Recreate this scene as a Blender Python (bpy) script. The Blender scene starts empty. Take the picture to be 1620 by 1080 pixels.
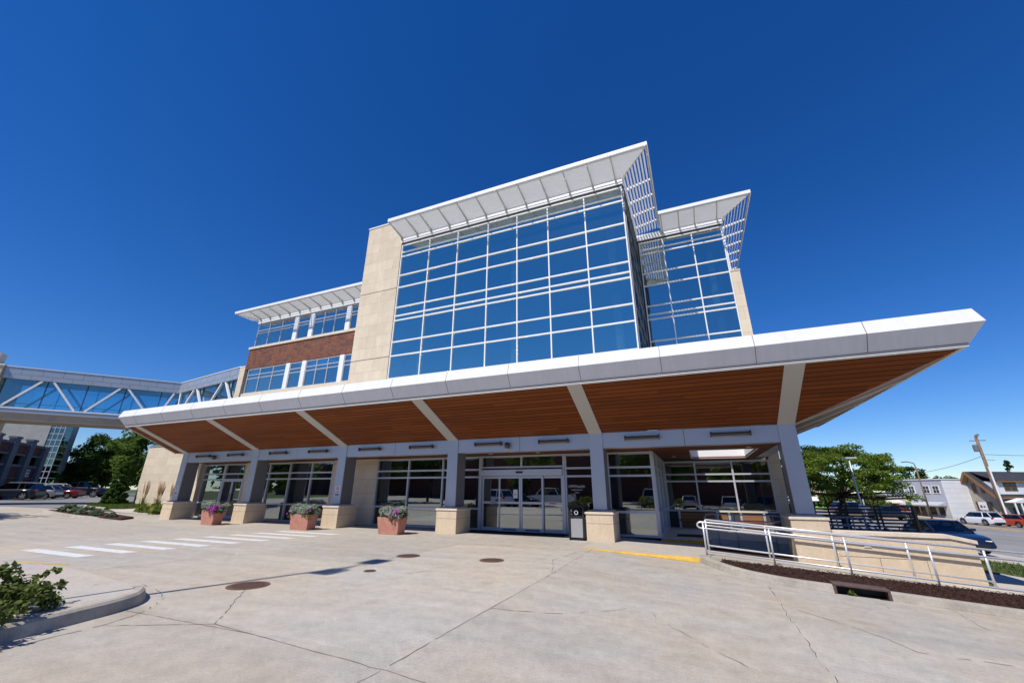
import bpy, bmesh, math, random
import numpy as np
from mathutils import Vector, Matrix
rnd = random.Random(7)
C = bpy.context.scene.collection
SC = bpy.context.scene
R = math.radians

# ---------------------------------------------------------------- camera, sky, sun, exposure
cam = bpy.data.cameras.new('camera'); co = bpy.data.objects.new('camera', cam); C.objects.link(co)
cam.sensor_width = 36.0; cam.sensor_fit = 'HORIZONTAL'; cam.lens = 14.361; cam.clip_start = 0.05; cam.clip_end = 3000
PI_, RO, YA = R(20.02835), R(0.24093), R(-23.32019)
fw = Vector((math.sin(YA)*math.cos(PI_), math.cos(YA)*math.cos(PI_), math.sin(PI_)))
r0 = Vector((math.cos(YA), -math.sin(YA), 0)); u0 = r0.cross(fw)
rr = r0*math.cos(RO)+u0*math.sin(RO); uu = -r0*math.sin(RO)+u0*math.cos(RO)
M = Matrix((rr, uu, -fw)).transposed().to_4x4(); M.translation = Vector((0, 0, 1.63))
co.matrix_world = M
SC.camera = co
SUNV = Vector((0.33, 1.0, -1.49)).normalized()          # the way the light travels
el = math.asin(-SUNV.z); az = math.atan2(-SUNV.x, -SUNV.y)
W = bpy.data.worlds.new("World"); SC.world = W; W.use_nodes = True
wt = W.node_tree; wt.nodes.clear()
sky = wt.nodes.new('ShaderNodeTexSky'); sky.sky_type = 'NISHITA'; sky.sun_disc = False
sky.sun_elevation = el; sky.sun_rotation = az; sky.altitude = 300; sky.air_density = 1.0; sky.dust_density = 0.0; sky.ozone_density = 9.0
hs = wt.nodes.new('ShaderNodeHueSaturation'); hs.inputs['Saturation'].default_value = 1.22; hs.inputs['Hue'].default_value = 0.511
bg = wt.nodes.new('ShaderNodeBackground'); bg.inputs['Strength'].default_value = 0.11
wo = wt.nodes.new('ShaderNodeOutputWorld')
wt.links.new(sky.outputs[0], hs.inputs['Color']); wt.links.new(hs.outputs[0], bg.inputs[0]); wt.links.new(bg.outputs[0], wo.inputs[0])
sl = bpy.data.lights.new('sun', 'SUN'); sl.energy = 4.5; sl.angle = R(0.53); sl.color = (1.0, 0.95, 0.87)
so = bpy.data.objects.new('sun', sl); C.objects.link(so)
so.rotation_euler = SUNV.to_track_quat('-Z', 'Y').to_euler()
so.location = (0, -20, 40)
SC.view_settings.view_transform = 'Standard'; SC.view_settings.look = 'None'
SC.view_settings.exposure = 0.16; SC.view_settings.gamma = 1.0
SC.render.engine = 'CYCLES'
cy = SC.cycles
cy.max_bounces = 8; cy.diffuse_bounces = 3; cy.glossy_bounces = 4; cy.transparent_max_bounces = 24; cy.transmission_bounces = 4
cy.use_denoising = True; cy.caustics_reflective = True; cy.caustics_refractive = False; cy.blur_glossy = 0.0; cy.sample_clamp_indirect = 45.0

# ---------------------------------------------------------------- materials
def mat(name, col, rough=0.6, spec=0.3, metal=0.0, var=0.0, vscale=3.0, bump=0.0, bscale=60.0, coords='pos'):
    m = bpy.data.materials.new(name); m.use_nodes = True; t = m.node_tree; n = t.nodes; l = t.links
    b = n['Principled BSDF']; b.inputs['Base Color'].default_value = (*col, 1); b.inputs['Roughness'].default_value = rough
    b.inputs['Specular IOR Level'].default_value = spec; b.inputs['Metallic'].default_value = metal
    if coords == 'pos': src = n.new('ShaderNodeNewGeometry').outputs['Position']
    else: src = n.new('ShaderNodeTexCoord').outputs['Object']
    m['src'] = 0
    if var > 0:
        no = n.new('ShaderNodeTexNoise'); no.inputs['Scale'].default_value = vscale; no.inputs['Detail'].default_value = 6; no.inputs['Roughness'].default_value = 0.65
        l.new(src, no.inputs['Vector'])
        mx = n.new('ShaderNodeMix'); mx.data_type = 'RGBA'
        mx.inputs[6].default_value = (*[c*(1-var) for c in col], 1); mx.inputs[7].default_value = (*[min(1, c*(1+var)) for c in col], 1)
        mr = n.new('ShaderNodeMapRange'); mr.inputs[1].default_value = 0.3; mr.inputs[2].default_value = 0.7
        l.new(no.outputs[0], mr.inputs[0]); l.new(mr.outputs[0], mx.inputs[0]); l.new(mx.outputs[2], b.inputs['Base Color'])
    if bump > 0:
        n2 = n.new('ShaderNodeTexNoise'); n2.inputs['Scale'].default_value = bscale; n2.inputs['Detail'].default_value = 4
        l.new(src, n2.inputs['Vector'])
        bp = n.new('ShaderNodeBump'); bp.inputs['Strength'].default_value = bump; bp.inputs['Distance'].default_value = 0.02
        l.new(n2.outputs[0], bp.inputs['Height']); l.new(bp.outputs[0], b.inputs['Normal'])
    return m

def wallcoord(t, sx=1.0):
    """wall coordinates from position: x+y along the wall, z up"""
    n = t.nodes; l = t.links
    g = n.new('ShaderNodeNewGeometry'); s = n.new('ShaderNodeSeparateXYZ'); l.new(g.outputs['Position'], s.inputs[0])
    a = n.new('ShaderNodeMath'); a.operation = 'ADD'; l.new(s.outputs[0], a.inputs[0]); l.new(s.outputs[1], a.inputs[1])
    c = n.new('ShaderNodeCombineXYZ'); l.new(a.outputs[0], c.inputs[0]); l.new(s.outputs[2], c.inputs[1])
    return c.outputs[0], g.outputs['Position']

def brickmat(name, c1, c2, mortar, bw, bh, ms, rough=0.8, offset=0.5, noise=0.25, nscale=2.0, bias=0.0):
    m = bpy.data.materials.new(name); m.use_nodes = True; t = m.node_tree; n = t.nodes; l = t.links
    b = n['Principled BSDF']; b.inputs['Roughness'].default_value = rough; b.inputs['Specular IOR Level'].default_value = 0.2
    v, pos = wallcoord(t)
    br = n.new('ShaderNodeTexBrick'); br.offset = offset; br.inputs['Color1'].default_value = (*c1, 1); br.inputs['Color2'].default_value = (*c2, 1)
    br.inputs['Mortar'].default_value = (*mortar, 1); br.inputs['Scale'].default_value = 1.0; br.inputs['Brick Width'].default_value = bw
    br.inputs['Row Height'].default_value = bh; br.inputs['Mortar Size'].default_value = ms; br.inputs['Bias'].default_value = bias
    l.new(v, br.inputs['Vector'])
    no = n.new('ShaderNodeTexNoise'); no.inputs['Scale'].default_value = nscale; no.inputs['Detail'].default_value = 8; no.inputs['Roughness'].default_value = 0.7
    l.new(pos, no.inputs['Vector'])
    mr = n.new('ShaderNodeMapRange'); mr.inputs[1].default_value = 0.25; mr.inputs[2].default_value = 0.75; mr.inputs[3].default_value = 1-noise; mr.inputs[4].default_value = 1+noise
    l.new(no.outputs[0], mr.inputs[0])
    vm = n.new('ShaderNodeVectorMath'); vm.operation = 'SCALE'; l.new(br.outputs[0], vm.inputs[0]); l.new(mr.outputs[0], vm.inputs['Scale'])
    l.new(vm.outputs[0], b.inputs['Base Color'])
    bp = n.new('ShaderNodeBump'); bp.inputs['Strength'].default_value = 0.4; bp.inputs['Distance'].default_value = 0.01; bp.invert = True
    l.new(br.outputs[1], bp.inputs['Height']); l.new(bp.outputs[0], b.inputs['Normal'])
    return m

def plankmat(name, axis, pitch, c1, c2, groove=0.07, rough=0.45, gcol=(0.012, 0.006, 0.004), spec=0.15):
    """boards: colour changes from board to board along an axis, with a dark groove between"""
    m = bpy.data.materials.new(name); m.use_nodes = True; t = m.node_tree; n = t.nodes; l = t.links
    b = n['Principled BSDF']; b.inputs['Roughness'].default_value = rough; b.inputs['Specular IOR Level'].default_value = spec
    g = n.new('ShaderNodeNewGeometry'); s = n.new('ShaderNodeSeparateXYZ'); l.new(g.outputs['Position'], s.inputs[0])
    d = n.new('ShaderNodeMath'); d.operation = 'DIVIDE'; d.inputs[1].default_value = pitch; l.new(s.outputs[axis], d.inputs[0])
    fl = n.new('ShaderNodeMath'); fl.operation = 'FLOOR'; l.new(d.outputs[0], fl.inputs[0])
    fr = n.new('ShaderNodeMath'); fr.operation = 'FRACT'; l.new(d.outputs[0], fr.inputs[0])
    other = 1 - axis if axis < 2 else 0
    d2 = n.new('ShaderNodeMath'); d2.operation = 'DIVIDE'; d2.inputs[1].default_value = 2.9; l.new(s.outputs[other], d2.inputs[0])
    jit = n.new('ShaderNodeMath'); jit.operation = 'MULTIPLY_ADD'; jit.inputs[1].default_value = 0.37; l.new(fl.outputs[0], jit.inputs[0]); l.new(d2.outputs[0], jit.inputs[2])
    fl2 = n.new('ShaderNodeMath'); fl2.operation = 'FLOOR'; l.new(jit.outputs[0], fl2.inputs[0])
    cb = n.new('ShaderNodeCombineXYZ'); l.new(fl.outputs[0], cb.inputs[0]); l.new(fl2.outputs[0], cb.inputs[1])
    wn = n.new('ShaderNodeTexWhiteNoise'); l.new(cb.outputs[0], wn.inputs['Vector'])
    no = n.new('ShaderNodeTexNoise'); no.inputs['Scale'].default_value = 3.0; no.inputs['Detail'].default_value = 5
    sc = n.new('ShaderNodeVectorMath'); sc.operation = 'MULTIPLY'
    sv = [0.6, 0.6, 0.6]; sv[axis] = 12.0; sc.inputs[1].default_value = sv; l.new(g.outputs['Position'], sc.inputs[0]); l.new(sc.outputs[0], no.inputs['Vector'])
    av = n.new('ShaderNodeMath'); av.operation = 'MULTIPLY_ADD'; av.inputs[1].default_value = 0.55; l.new(wn.outputs['Value'], av.inputs[0])
    hf = n.new('ShaderNodeMath'); hf.operation = 'MULTIPLY'; hf.inputs[1].default_value = 0.5; l.new(no.outputs[0], hf.inputs[0]); l.new(hf.outputs[0], av.inputs[2])
    mx = n.new('ShaderNodeMix'); mx.data_type = 'RGBA'; mx.inputs[6].default_value = (*c1, 1); mx.inputs[7].default_value = (*c2, 1); l.new(av.outputs[0], mx.inputs[0])
    gt = n.new('ShaderNodeMath'); gt.operation = 'LESS_THAN'; gt.inputs[1].default_value = groove; l.new(fr.outputs[0], gt.inputs[0])
    mg = n.new('ShaderNodeMix'); mg.data_type = 'RGBA'; mg.inputs[7].default_value = (*gcol, 1); l.new(mx.outputs[2], mg.inputs[6]); l.new(gt.outputs[0], mg.inputs[0])
    l.new(mg.outputs[2], b.inputs['Base Color'])
    return m

def glassmat(name, gloss_col, trans_col, fmin, fmax, rough=0.0, wav=0.0):
    m = bpy.data.materials.new(name); m.use_nodes = True; t = m.node_tree; n = t.nodes; l = t.links
    for x in list(n):
        if x.type == 'BSDF_PRINCIPLED': n.remove(x)
    out = n['Material Output']
    gl = n.new('ShaderNodeBsdfGlossy'); gl.inputs['Color'].default_value = (*gloss_col, 1); gl.inputs['Roughness'].default_value = rough
    tr = n.new('ShaderNodeBsdfTransparent'); tr.inputs['Color'].default_value = (*trans_col, 1)
    lw = n.new('ShaderNodeLayerWeight'); lw.inputs['Blend'].default_value = 0.5
    p = n.new('ShaderNodeMath'); p.operation = 'POWER'; p.inputs[1].default_value = 3.0; l.new(lw.outputs['Facing'], p.inputs[0])
    mr = n.new('ShaderNodeMapRange'); mr.inputs[3].default_value = fmin; mr.inputs[4].default_value = fmax; l.new(p.outputs[0], mr.inputs[0])
    mx = n.new('ShaderNodeMixShader'); l.new(mr.outputs[0], mx.inputs[0]); l.new(tr.outputs[0], mx.inputs[1]); l.new(gl.outputs[0], mx.inputs[2])
    l.new(mx.outputs[0], out.inputs['Surface'])
    if wav > 0:
        g = n.new('ShaderNodeNewGeometry')
        no = n.new('ShaderNodeTexNoise'); no.inputs['Scale'].default_value = 0.8; no.inputs['Detail'].default_value = 1; l.new(g.outputs['Position'], no.inputs['Vector'])
        bp = n.new('ShaderNodeBump'); bp.inputs['Strength'].default_value = wav; bp.inputs['Distance'].default_value = 0.02; l.new(no.outputs[0], bp.inputs['Height'])
        l.new(bp.outputs[0], gl.inputs['Normal'])
    return m

def leafmat(name, c1, c2, trans=0.45):
    m = bpy.data.materials.new(name); m.use_nodes = True; t = m.node_tree; n = t.nodes; l = t.links
    for x in list(n):
        if x.type == 'BSDF_PRINCIPLED': n.remove(x)
    out = n['Material Output']
    g = n.new('ShaderNodeNewGeometry')
    no = n.new('ShaderNodeTexNoise'); no.inputs['Scale'].default_value = 0.9; no.inputs['Detail'].default_value = 3
    tc = n.new('ShaderNodeTexCoord'); l.new(tc.outputs['Object'], no.inputs['Vector'])
    ad = n.new('ShaderNodeMath'); ad.operation = 'MULTIPLY_ADD'; ad.inputs[1].default_value = 0.6
    l.new(g.outputs['Random Per Island'], ad.inputs[0])
    h = n.new('ShaderNodeMath'); h.operation = 'MULTIPLY'; h.inputs[1].default_value = 0.45; l.new(no.outputs[0], h.inputs[0]); l.new(h.outputs[0], ad.inputs[2])
    mx = n.new('ShaderNodeMix'); mx.data_type = 'RGBA'; mx.inputs[6].default_value = (*c1, 1); mx.inputs[7].default_value = (*c2, 1); l.new(ad.outputs[0], mx.inputs[0])
    df = n.new('ShaderNodeBsdfDiffuse'); tl = n.new('ShaderNodeBsdfTranslucent'); l.new(mx.outputs[2], df.inputs[0]); l.new(mx.outputs[2], tl.inputs[0])
    ms = n.new('ShaderNodeMixShader'); ms.inputs[0].default_value = trans; l.new(df.outputs[0], ms.inputs[1]); l.new(tl.outputs[0], ms.inputs[2])
    l.new(ms.outputs[0], out.inputs['Surface'])
    return m

def concretemat(name, base, warm, stain=0.5, slab=None):
    m = bpy.data.materials.new(name); m.use_nodes = True; t = m.node_tree; n = t.nodes; l = t.links
    b = n['Principled BSDF']; b.inputs['Roughness'].default_value = 0.85; b.inputs['Specular IOR Level'].default_value = 0.2
    g = n.new('ShaderNodeNewGeometry'); P = g.outputs['Position']
    def noise(s, d=6, r=0.6, vec=P):
        x = n.new('ShaderNodeTexNoise'); x.inputs['Scale'].default_value = s; x.inputs['Detail'].default_value = d; x.inputs['Roughness'].default_value = r; l.new(vec, x.inputs['Vector']); return x.outputs[0]
    def rng(v, a, b_, c, d):
        x = n.new('ShaderNodeMapRange'); x.inputs[1].default_value = a; x.inputs[2].default_value = b_; x.inputs[3].default_value = c; x.inputs[4].default_value = d; l.new(v, x.inputs[0]); return x.outputs[0]
    m1 = n.new('ShaderNodeMix'); m1.data_type = 'RGBA'; m1.inputs[6].default_value = (*base, 1); m1.inputs[7].default_value = (*warm, 1)
    l.new(rng(noise(0.28, 8, 0.62), 0.38, 0.62, 0, 1), m1.inputs[0])
    # tyre-polished streaks stretched along the driving direction
    sv = n.new('ShaderNodeVectorMath'); sv.operation = 'MULTIPLY'; sv.inputs[1].default_value = (0.35, 2.2, 1.0); l.new(P, sv.inputs[0])
    k1 = rng(noise(0.9, 7, 0.65, sv.outputs[0]), 0.3, 0.7, 1-0.13*stain, 1+0.06*stain)
    k2 = rng(noise(3.2, 8, 0.7), 0.3, 0.7, 1-0.16*stain, 1+0.12*stain)
    k3 = rng(noise(45, 4, 0.7), 0.3, 0.7, 0.86, 1.12)
    k4 = rng(noise(260, 2, 0.6), 0.3, 0.7, 0.80, 1.20)
    k6 = rng(noise(13, 5, 0.75), 0.3, 0.7, 0.91, 1.08)
    k7 = rng(noise(1.1, 3, 0.5), 0.60, 0.72, 1.0, 0.90)
    mu = None
    for k in (k1, k2, k3, k4, k6, k7):
        if mu is None: mu = k; continue
        x = n.new('ShaderNodeMath'); x.operation = 'MULTIPLY'; l.new(mu, x.inputs[0]); l.new(k, x.inputs[1]); mu = x.outputs[0]
    s3 = n.new('ShaderNodeSeparateXYZ'); l.new(P, s3.inputs[0]); cell = n.new('ShaderNodeCombineXYZ')
    for ax, off, wdt in ((0, 3.1, 4.18), (1, 0.1, 4.3)):
        q1 = n.new('ShaderNodeMath'); q1.operation = 'ADD'; q1.inputs[1].default_value = off; l.new(s3.outputs[ax], q1.inputs[0])
        q2 = n.new('ShaderNodeMath'); q2.operation = 'DIVIDE'; q2.inputs[1].default_value = wdt; l.new(q1.outputs[0], q2.inputs[0])
        q3 = n.new('ShaderNodeMath'); q3.operation = 'FLOOR'; l.new(q2.outputs[0], q3.inputs[0]); l.new(q3.outputs[0], cell.inputs[ax])
    wn = n.new('ShaderNodeTexWhiteNoise'); l.new(cell.outputs[0], wn.inputs['Vector'])
    x = n.new('ShaderNodeMath'); x.operation = 'MULTIPLY'; l.new(mu, x.inputs[0]); l.new(rng(wn.outputs['Value'], 0, 1, 0.93, 1.06), x.inputs[1]); mu = x.outputs[0]
    # small dark spots (gum, oil)
    vo = n.new('ShaderNodeTexVoronoi'); vo.inputs['Scale'].default_value = 0.8; l.new(P, vo.inputs['Vector'])
    sp = rng(vo.outputs['Distance'], 0.02, 0.035, 0.5, 1.0)
    x = n.new('ShaderNodeMath'); x.operation = 'MULTIPLY'; l.new(mu, x.inputs[0]); l.new(sp, x.inputs[1]); mu = x.outputs[0]
    vm = n.new('ShaderNodeVectorMath'); vm.operation = 'SCALE'; l.new(m1.outputs[2], vm.inputs[0]); l.new(mu, vm.inputs['Scale'])
    l.new(vm.outputs[0], b.inputs['Base Color'])
    bp = n.new('ShaderNodeBump'); bp.inputs['Strength'].default_value = 0.25; bp.inputs['Distance'].default_value = 0.01
    l.new(noise(120, 5, 0.7), bp.inputs['Height']); l.new(bp.outputs[0], b.inputs['Normal'])
    return m

MT = {}
MT['concrete'] = concretemat('drive_concrete', (0.425, 0.402, 0.362), (0.465, 0.40, 0.32), 0.9)
MT['walk'] = concretemat('walk_concrete', (0.46, 0.425, 0.38), (0.50, 0.44, 0.365), 0.5)
MT['kerb'] = concretemat('kerb_concrete', (0.45, 0.41, 0.35), (0.37, 0.335, 0.285), 1.3)
MT['street'] = concretemat('street_surface', (0.24, 0.235, 0.23), (0.28, 0.27, 0.26), 0.5)
MT['asphalt'] = concretemat('lot_asphalt', (0.20, 0.20, 0.20), (0.24, 0.235, 0.23), 0.7)
MT['ground'] = mat('ground_soil_grass', (0.085, 0.105, 0.045), 0.9, 0.1, var=0.4, vscale=0.5)
MT['stone'] = brickmat('limestone_panels', (0.70, 0.595, 0.45), (0.635, 0.53, 0.39), (0.46, 0.38, 0.28), 1.22, 0.72, 0.007, offset=0.5, noise=0.10, nscale=1.7)
MT['stone_plain'] = mat('limestone_rough', (0.66, 0.535, 0.385), 0.85, 0.2, var=0.07, vscale=14, bump=0.5, bscale=70)
MT['cap'] = mat('limestone_cap', (0.68, 0.59, 0.46), 0.8, 0.2, var=0.12, vscale=6)
MT['brick'] = brickmat('red_brick', (0.255, 0.085, 0.045), (0.12, 0.06, 0.05), (0.20, 0.125, 0.095), 0.42, 0.14, 0.012, noise=0.35, nscale=3.0)
MT['garage_brick'] = brickmat('garage_brick', (0.17, 0.06, 0.04), (0.12, 0.05, 0.04), (0.14, 0.09, 0.08), 0.4, 0.14, 0.012, noise=0.25)
MT['white'] = mat('white_metal', (0.80, 0.80, 0.80), 0.45, 0.4, var=0.03, vscale=2)
MT['fascia'] = mat('pale_metal_panel', (0.72, 0.72, 0.72), 0.6, 0.15, var=0.03, vscale=1.2)
def streaks(m, amount, sv, scale=2.0):
    t = m.node_tree; n = t.nodes; l = t.links; b = n['Principled BSDF']; src = b.inputs['Base Color'].links[0].from_socket
    g = n.new('ShaderNodeNewGeometry'); v = n.new('ShaderNodeVectorMath'); v.operation = 'MULTIPLY'; v.inputs[1].default_value = sv; l.new(g.outputs['Position'], v.inputs[0])
    no = n.new('ShaderNodeTexNoise'); no.inputs['Scale'].default_value = scale; no.inputs['Detail'].default_value = 6; no.inputs['Roughness'].default_value = 0.7; l.new(v.outputs[0], no.inputs['Vector'])
    mr = n.new('ShaderNodeMapRange'); mr.inputs[1].default_value = 0.35; mr.inputs[2].default_value = 0.75; mr.inputs[3].default_value = 1.0; mr.inputs[4].default_value = 1-amount; l.new(no.outputs[0], mr.inputs[0])
    vm = n.new('ShaderNodeVectorMath'); vm.operation = 'SCALE'; l.new(src, vm.inputs[0]); l.new(mr.outputs[0], vm.inputs['Scale']); l.new(vm.outputs[0], b.inputs['Base Color'])
streaks(MT['fascia'], 0.09, (4.0,0.5,0.5)); streaks(MT['stone'], 0.10, (2.5,2.5,0.25)); streaks(MT['stone_plain'], 0.14, (3.0,3.0,0.6)); streaks(MT['brick'], 0.15, (1.5,1.5,0.3))
MT['arm'] = mat('grey_metal_trim', (0.46, 0.45, 0.42), 0.45, 0.4)
MT['column'] = mat('silver_blue_panel', (0.50, 0.53, 0.57), 0.38, 0.5, metal=0.35, var=0.04, vscale=1.5)
MT['beam'] = mat('beam_panel', (0.50, 0.53, 0.57), 0.38, 0.5, metal=0.35, var=0.04, vscale=1.5)
MT['column_side'] = mat('dark_grey_reveal', (0.16, 0.16, 0.17), 0.5, 0.4)
MT['alu'] = mat('aluminium_frame', (0.56, 0.57, 0.60), 0.38, 0.5, metal=0.3)
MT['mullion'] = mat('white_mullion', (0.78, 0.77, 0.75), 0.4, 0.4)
MT['return_alu'] = mat('shaded_aluminium', (0.22, 0.225, 0.24), 0.4, 0.5, metal=0.3)  # darker frame metal: the shade on the return is put into the colour
MT['darkmetal'] = mat('dark_metal', (0.06, 0.06, 0.065), 0.45, 0.4)
MT['bronze'] = mat('bronze_lamp', (0.10, 0.085, 0.075), 0.4, 0.5, metal=0.5)
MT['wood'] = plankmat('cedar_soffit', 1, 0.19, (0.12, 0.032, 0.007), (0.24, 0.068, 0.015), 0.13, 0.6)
MT['wood_side_lit'] = plankmat('cedar_side_lit', 0, 0.19, (0.22, 0.09, 0.045), (0.34, 0.15, 0.08), 0.12)  # lighter copy of the soffit cedar, sunlight put into its colour
MT['benchwood'] = plankmat('bench_boards', 2, 0.14, (0.24, 0.10, 0.04), (0.42, 0.20, 0.09), 0.06)
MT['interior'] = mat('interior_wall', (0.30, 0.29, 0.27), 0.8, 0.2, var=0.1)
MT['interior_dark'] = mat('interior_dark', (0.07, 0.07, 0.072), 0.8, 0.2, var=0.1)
MT['ceiling'] = mat('ceiling_tile', (0.68, 0.68, 0.66), 0.9, 0.1)
MT['glass'] = glassmat('curtain_glass', (0.92, 0.98, 0.86), (0.30, 0.42, 0.45), 0.50, 1.0, 0.0, 0.04)
MT['glass_soft'] = glassmat('curtain_glass_warped', (0.86, 0.96, 0.80), (0.34, 0.46, 0.48), 0.60, 1.0, 0.08, 0.06)
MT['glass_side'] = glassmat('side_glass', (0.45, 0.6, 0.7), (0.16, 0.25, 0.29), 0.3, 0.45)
MT['shopglass'] = glassmat('shop_glass', (0.85, 0.93, 0.94), (0.30, 0.34, 0.34), 0.34, 0.75, 0.0, 0.05)
MT['bridgeglass'] = glassmat('bridge_glass', (0.6, 0.8, 0.9), (0.42, 0.70, 0.80), 0.22, 1.0)
MT['carglass'] = glassmat('car_glass', (0.8, 0.85, 0.88), (0.16, 0.17, 0.17), 0.08, 0.55)
MT['rail'] = mat('galvanised_rail', (0.66, 0.66, 0.68), 0.35, 0.5, metal=0.4)
MT['rail_blue'] = mat('painted_grey_rail', (0.25, 0.27, 0.32), 0.4, 0.5, metal=0.2)
MT['fence'] = mat('black_fence', (0.012, 0.012, 0.013), 0.45, 0.4)
MT['terracotta'] = mat('terracotta', (0.46, 0.215, 0.16), 0.8, 0.2, var=0.18, vscale=4, coords='obj', bump=0.2, bscale=50)
MT['mulch'] = mat('mulch', (0.06, 0.032, 0.025), 0.95, 0.1, var=0.5, vscale=30, bump=1.0, bscale=45)
MT['rust'] = mat('rusted_iron', (0.15, 0.075, 0.055), 0.75, 0.3, var=0.35, vscale=25)
MT['grate'] = mat('drain_iron', (0.10, 0.065, 0.06), 0.55, 0.4, var=0.25, vscale=12)
MT['yellow'] = mat('yellow_paint', (0.62, 0.38, 0.07), 0.7, 0.3, var=0.22, vscale=7)
MT['step_yellow'] = mat('ochre_paint', (0.75, 0.36, 0.03), 0.7, 0.2, var=0.2, vscale=7)
MT['stairglass'] = glassmat('stair_glass', (0.45, 0.62, 0.6), (0.10, 0.20, 0.17), 0.25, 0.8)
MT['paint'] = mat('white_paint', (0.72, 0.72, 0.71), 0.7, 0.3, var=0.08, vscale=9)
streaks(MT['paint'], 0.30, (1,1,1), 7.0)
MT['crack'] = mat('crack_dark', (0.10, 0.085, 0.07), 0.9, 0.1, var=0.4, vscale=20)
MT['filler'] = mat('crack_filler', (0.50, 0.46, 0.40), 0.9, 0.1, var=0.2, vscale=25)
MT['joint'] = mat('joint_seal', (0.21, 0.165, 0.115), 0.9, 0.1, var=0.35, vscale=6)
MT['bark'] = mat('bark', (0.065, 0.048, 0.036), 0.9, 0.1, var=0.3, vscale=6, bump=0.6, bscale=20)
MT['leaf_locust'] = leafmat('locust_leaf', (0.085, 0.15, 0.022), (0.23, 0.31, 0.055))
MT['leaf_dark'] = leafmat('dark_leaf', (0.030, 0.066, 0.018), (0.09, 0.145, 0.036))
MT['leaf_mid'] = leafmat('mid_leaf', (0.06, 0.115, 0.022), (0.16, 0.235, 0.05))
MT['leaf_arb'] = leafmat('arborvitae_leaf', (0.035, 0.085, 0.016), (0.10, 0.17, 0.035))
MT['leaf_bush'] = leafmat('bush_leaf', (0.06, 0.10, 0.025), (0.21, 0.25, 0.075))
MT['leaf_grey'] = leafmat('sage_leaf', (0.13, 0.18, 0.10), (0.26, 0.32, 0.20))
MT['leaf_silver'] = leafmat('silver_leaf', (0.25, 0.32, 0.24), (0.45, 0.52, 0.42))
MT['petal'] = leafmat('petunia_petal', (0.42, 0.03, 0.38), (0.70, 0.09, 0.62))
MT['petal_red'] = leafmat('orange_petal', (0.45, 0.08, 0.06), (0.6, 0.22, 0.12))
MT['grass'] = leafmat('grass_blade', (0.07, 0.12, 0.025), (0.16, 0.21, 0.06))
MT['straw'] = leafmat('straw_plume', (0.62, 0.46, 0.28), (0.85, 0.66, 0.42))
MT['lily'] = leafmat('lily_leaf', (0.11, 0.16, 0.03), (0.25, 0.29, 0.07))
MT['tyre'] = mat('tyre', (0.018, 0.018, 0.018), 0.8, 0.2)
MT['rim'] = mat('alloy_rim', (0.5, 0.5, 0.52), 0.35, 0.5, metal=0.7)
MT['redlamp'] = mat('red_lens', (0.45, 0.012, 0.012), 0.2, 0.5)
MT['headlamp'] = mat('clear_lens', (0.75, 0.76, 0.78), 0.15, 0.6)
MT['black'] = mat('black_plastic', (0.02, 0.02, 0.022), 0.5, 0.3)
def paint(name, col, metal=0.2):
    m = mat(name, col, 0.3, 0.5, metal); m.node_tree.nodes['Principled BSDF'].inputs['Coat Weight'].default_value = 0.8
    m.node_tree.nodes['Principled BSDF'].inputs['Coat Roughness'].default_value = 0.05
    return m
MT['car_blue'] = paint('navy_paint', (0.008, 0.014, 0.04)); MT['car_white'] = paint('white_car_paint', (0.72, 0.72, 0.73), 0.0)
MT['car_red'] = paint('orange_red_paint', (0.50, 0.06, 0.018)); MT['car_dark'] = paint('dark_navy_paint', (0.010, 0.013, 0.026))
MT['car_silver'] = paint('silver_paint', (0.42, 0.44, 0.46), 0.5); MT['car_maroon'] = paint('maroon_paint', (0.20, 0.012, 0.014))
MT['siding'] = brickmat('tan_siding', (0.40, 0.37, 0.32), (0.37, 0.34, 0.30), (0.20, 0.18, 0.16), 30.0, 0.2, 0.02, noise=0.08)
MT['white_siding'] = brickmat('white_siding', (0.76, 0.77, 0.78), (0.72, 0.73, 0.75), (0.50, 0.51, 0.53), 60.0, 0.75, 0.012, noise=0.08, nscale=0.7)
MT['grey_siding'] = brickmat('blue_grey_siding', (0.46, 0.48, 0.53), (0.43, 0.45, 0.5), (0.30, 0.31, 0.34), 30.0, 0.22, 0.015, noise=0.08)
MT['shingle'] = brickmat('dark_shingle', (0.055, 0.057, 0.065), (0.04, 0.042, 0.05), (0.03, 0.03, 0.035), 0.5, 0.18, 0.01, noise=0.25)
MT['browntrim'] = mat('brown_trim', (0.26, 0.13, 0.06), 0.7, 0.2)
MT['dark_window'] = mat('dark_window', (0.02, 0.025, 0.03), 0.08, 0.6)
MT['polewood'] = mat('weathered_pole', (0.20, 0.14, 0.10), 0.9, 0.1, var=0.3, vscale=3)
MT['tower_conc'] = mat('cast_concrete', (0.40, 0.385, 0.35), 0.85, 0.2, var=0.14, vscale=0.7, bump=0.2, bscale=30)
MT['bridge_conc'] = mat('bridge_concrete', (0.42, 0.34, 0.26), 0.85, 0.2, var=0.14, vscale=1.2)
MT['bridge_panel'] = mat('zinc_panel', (0.40, 0.42, 0.46), 0.35, 0.5, metal=0.35, var=0.05, vscale=1)
MT['garage_conc'] = mat('garage_concrete', (0.16, 0.16, 0.165), 0.85, 0.2, var=0.12, vscale=1.0)
MT['lens'] = mat('frosted_lens', (0.62, 0.58, 0.52), 0.4, 0.4)
MT['signwhite'] = mat('sign_white', (0.75, 0.74, 0.77), 0.5, 0.3)
MT['signred'] = mat('sign_red', (0.45, 0.03, 0.04), 0.5, 0.3)
MT['signink'] = mat('sign_ink', (0.12, 0.13, 0.17), 0.6, 0.3)
MT['perf'] = mat('perforated_steel', (0.42, 0.43, 0.43), 0.4, 0.5, metal=0.4, var=0.08, vscale=90)
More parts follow.
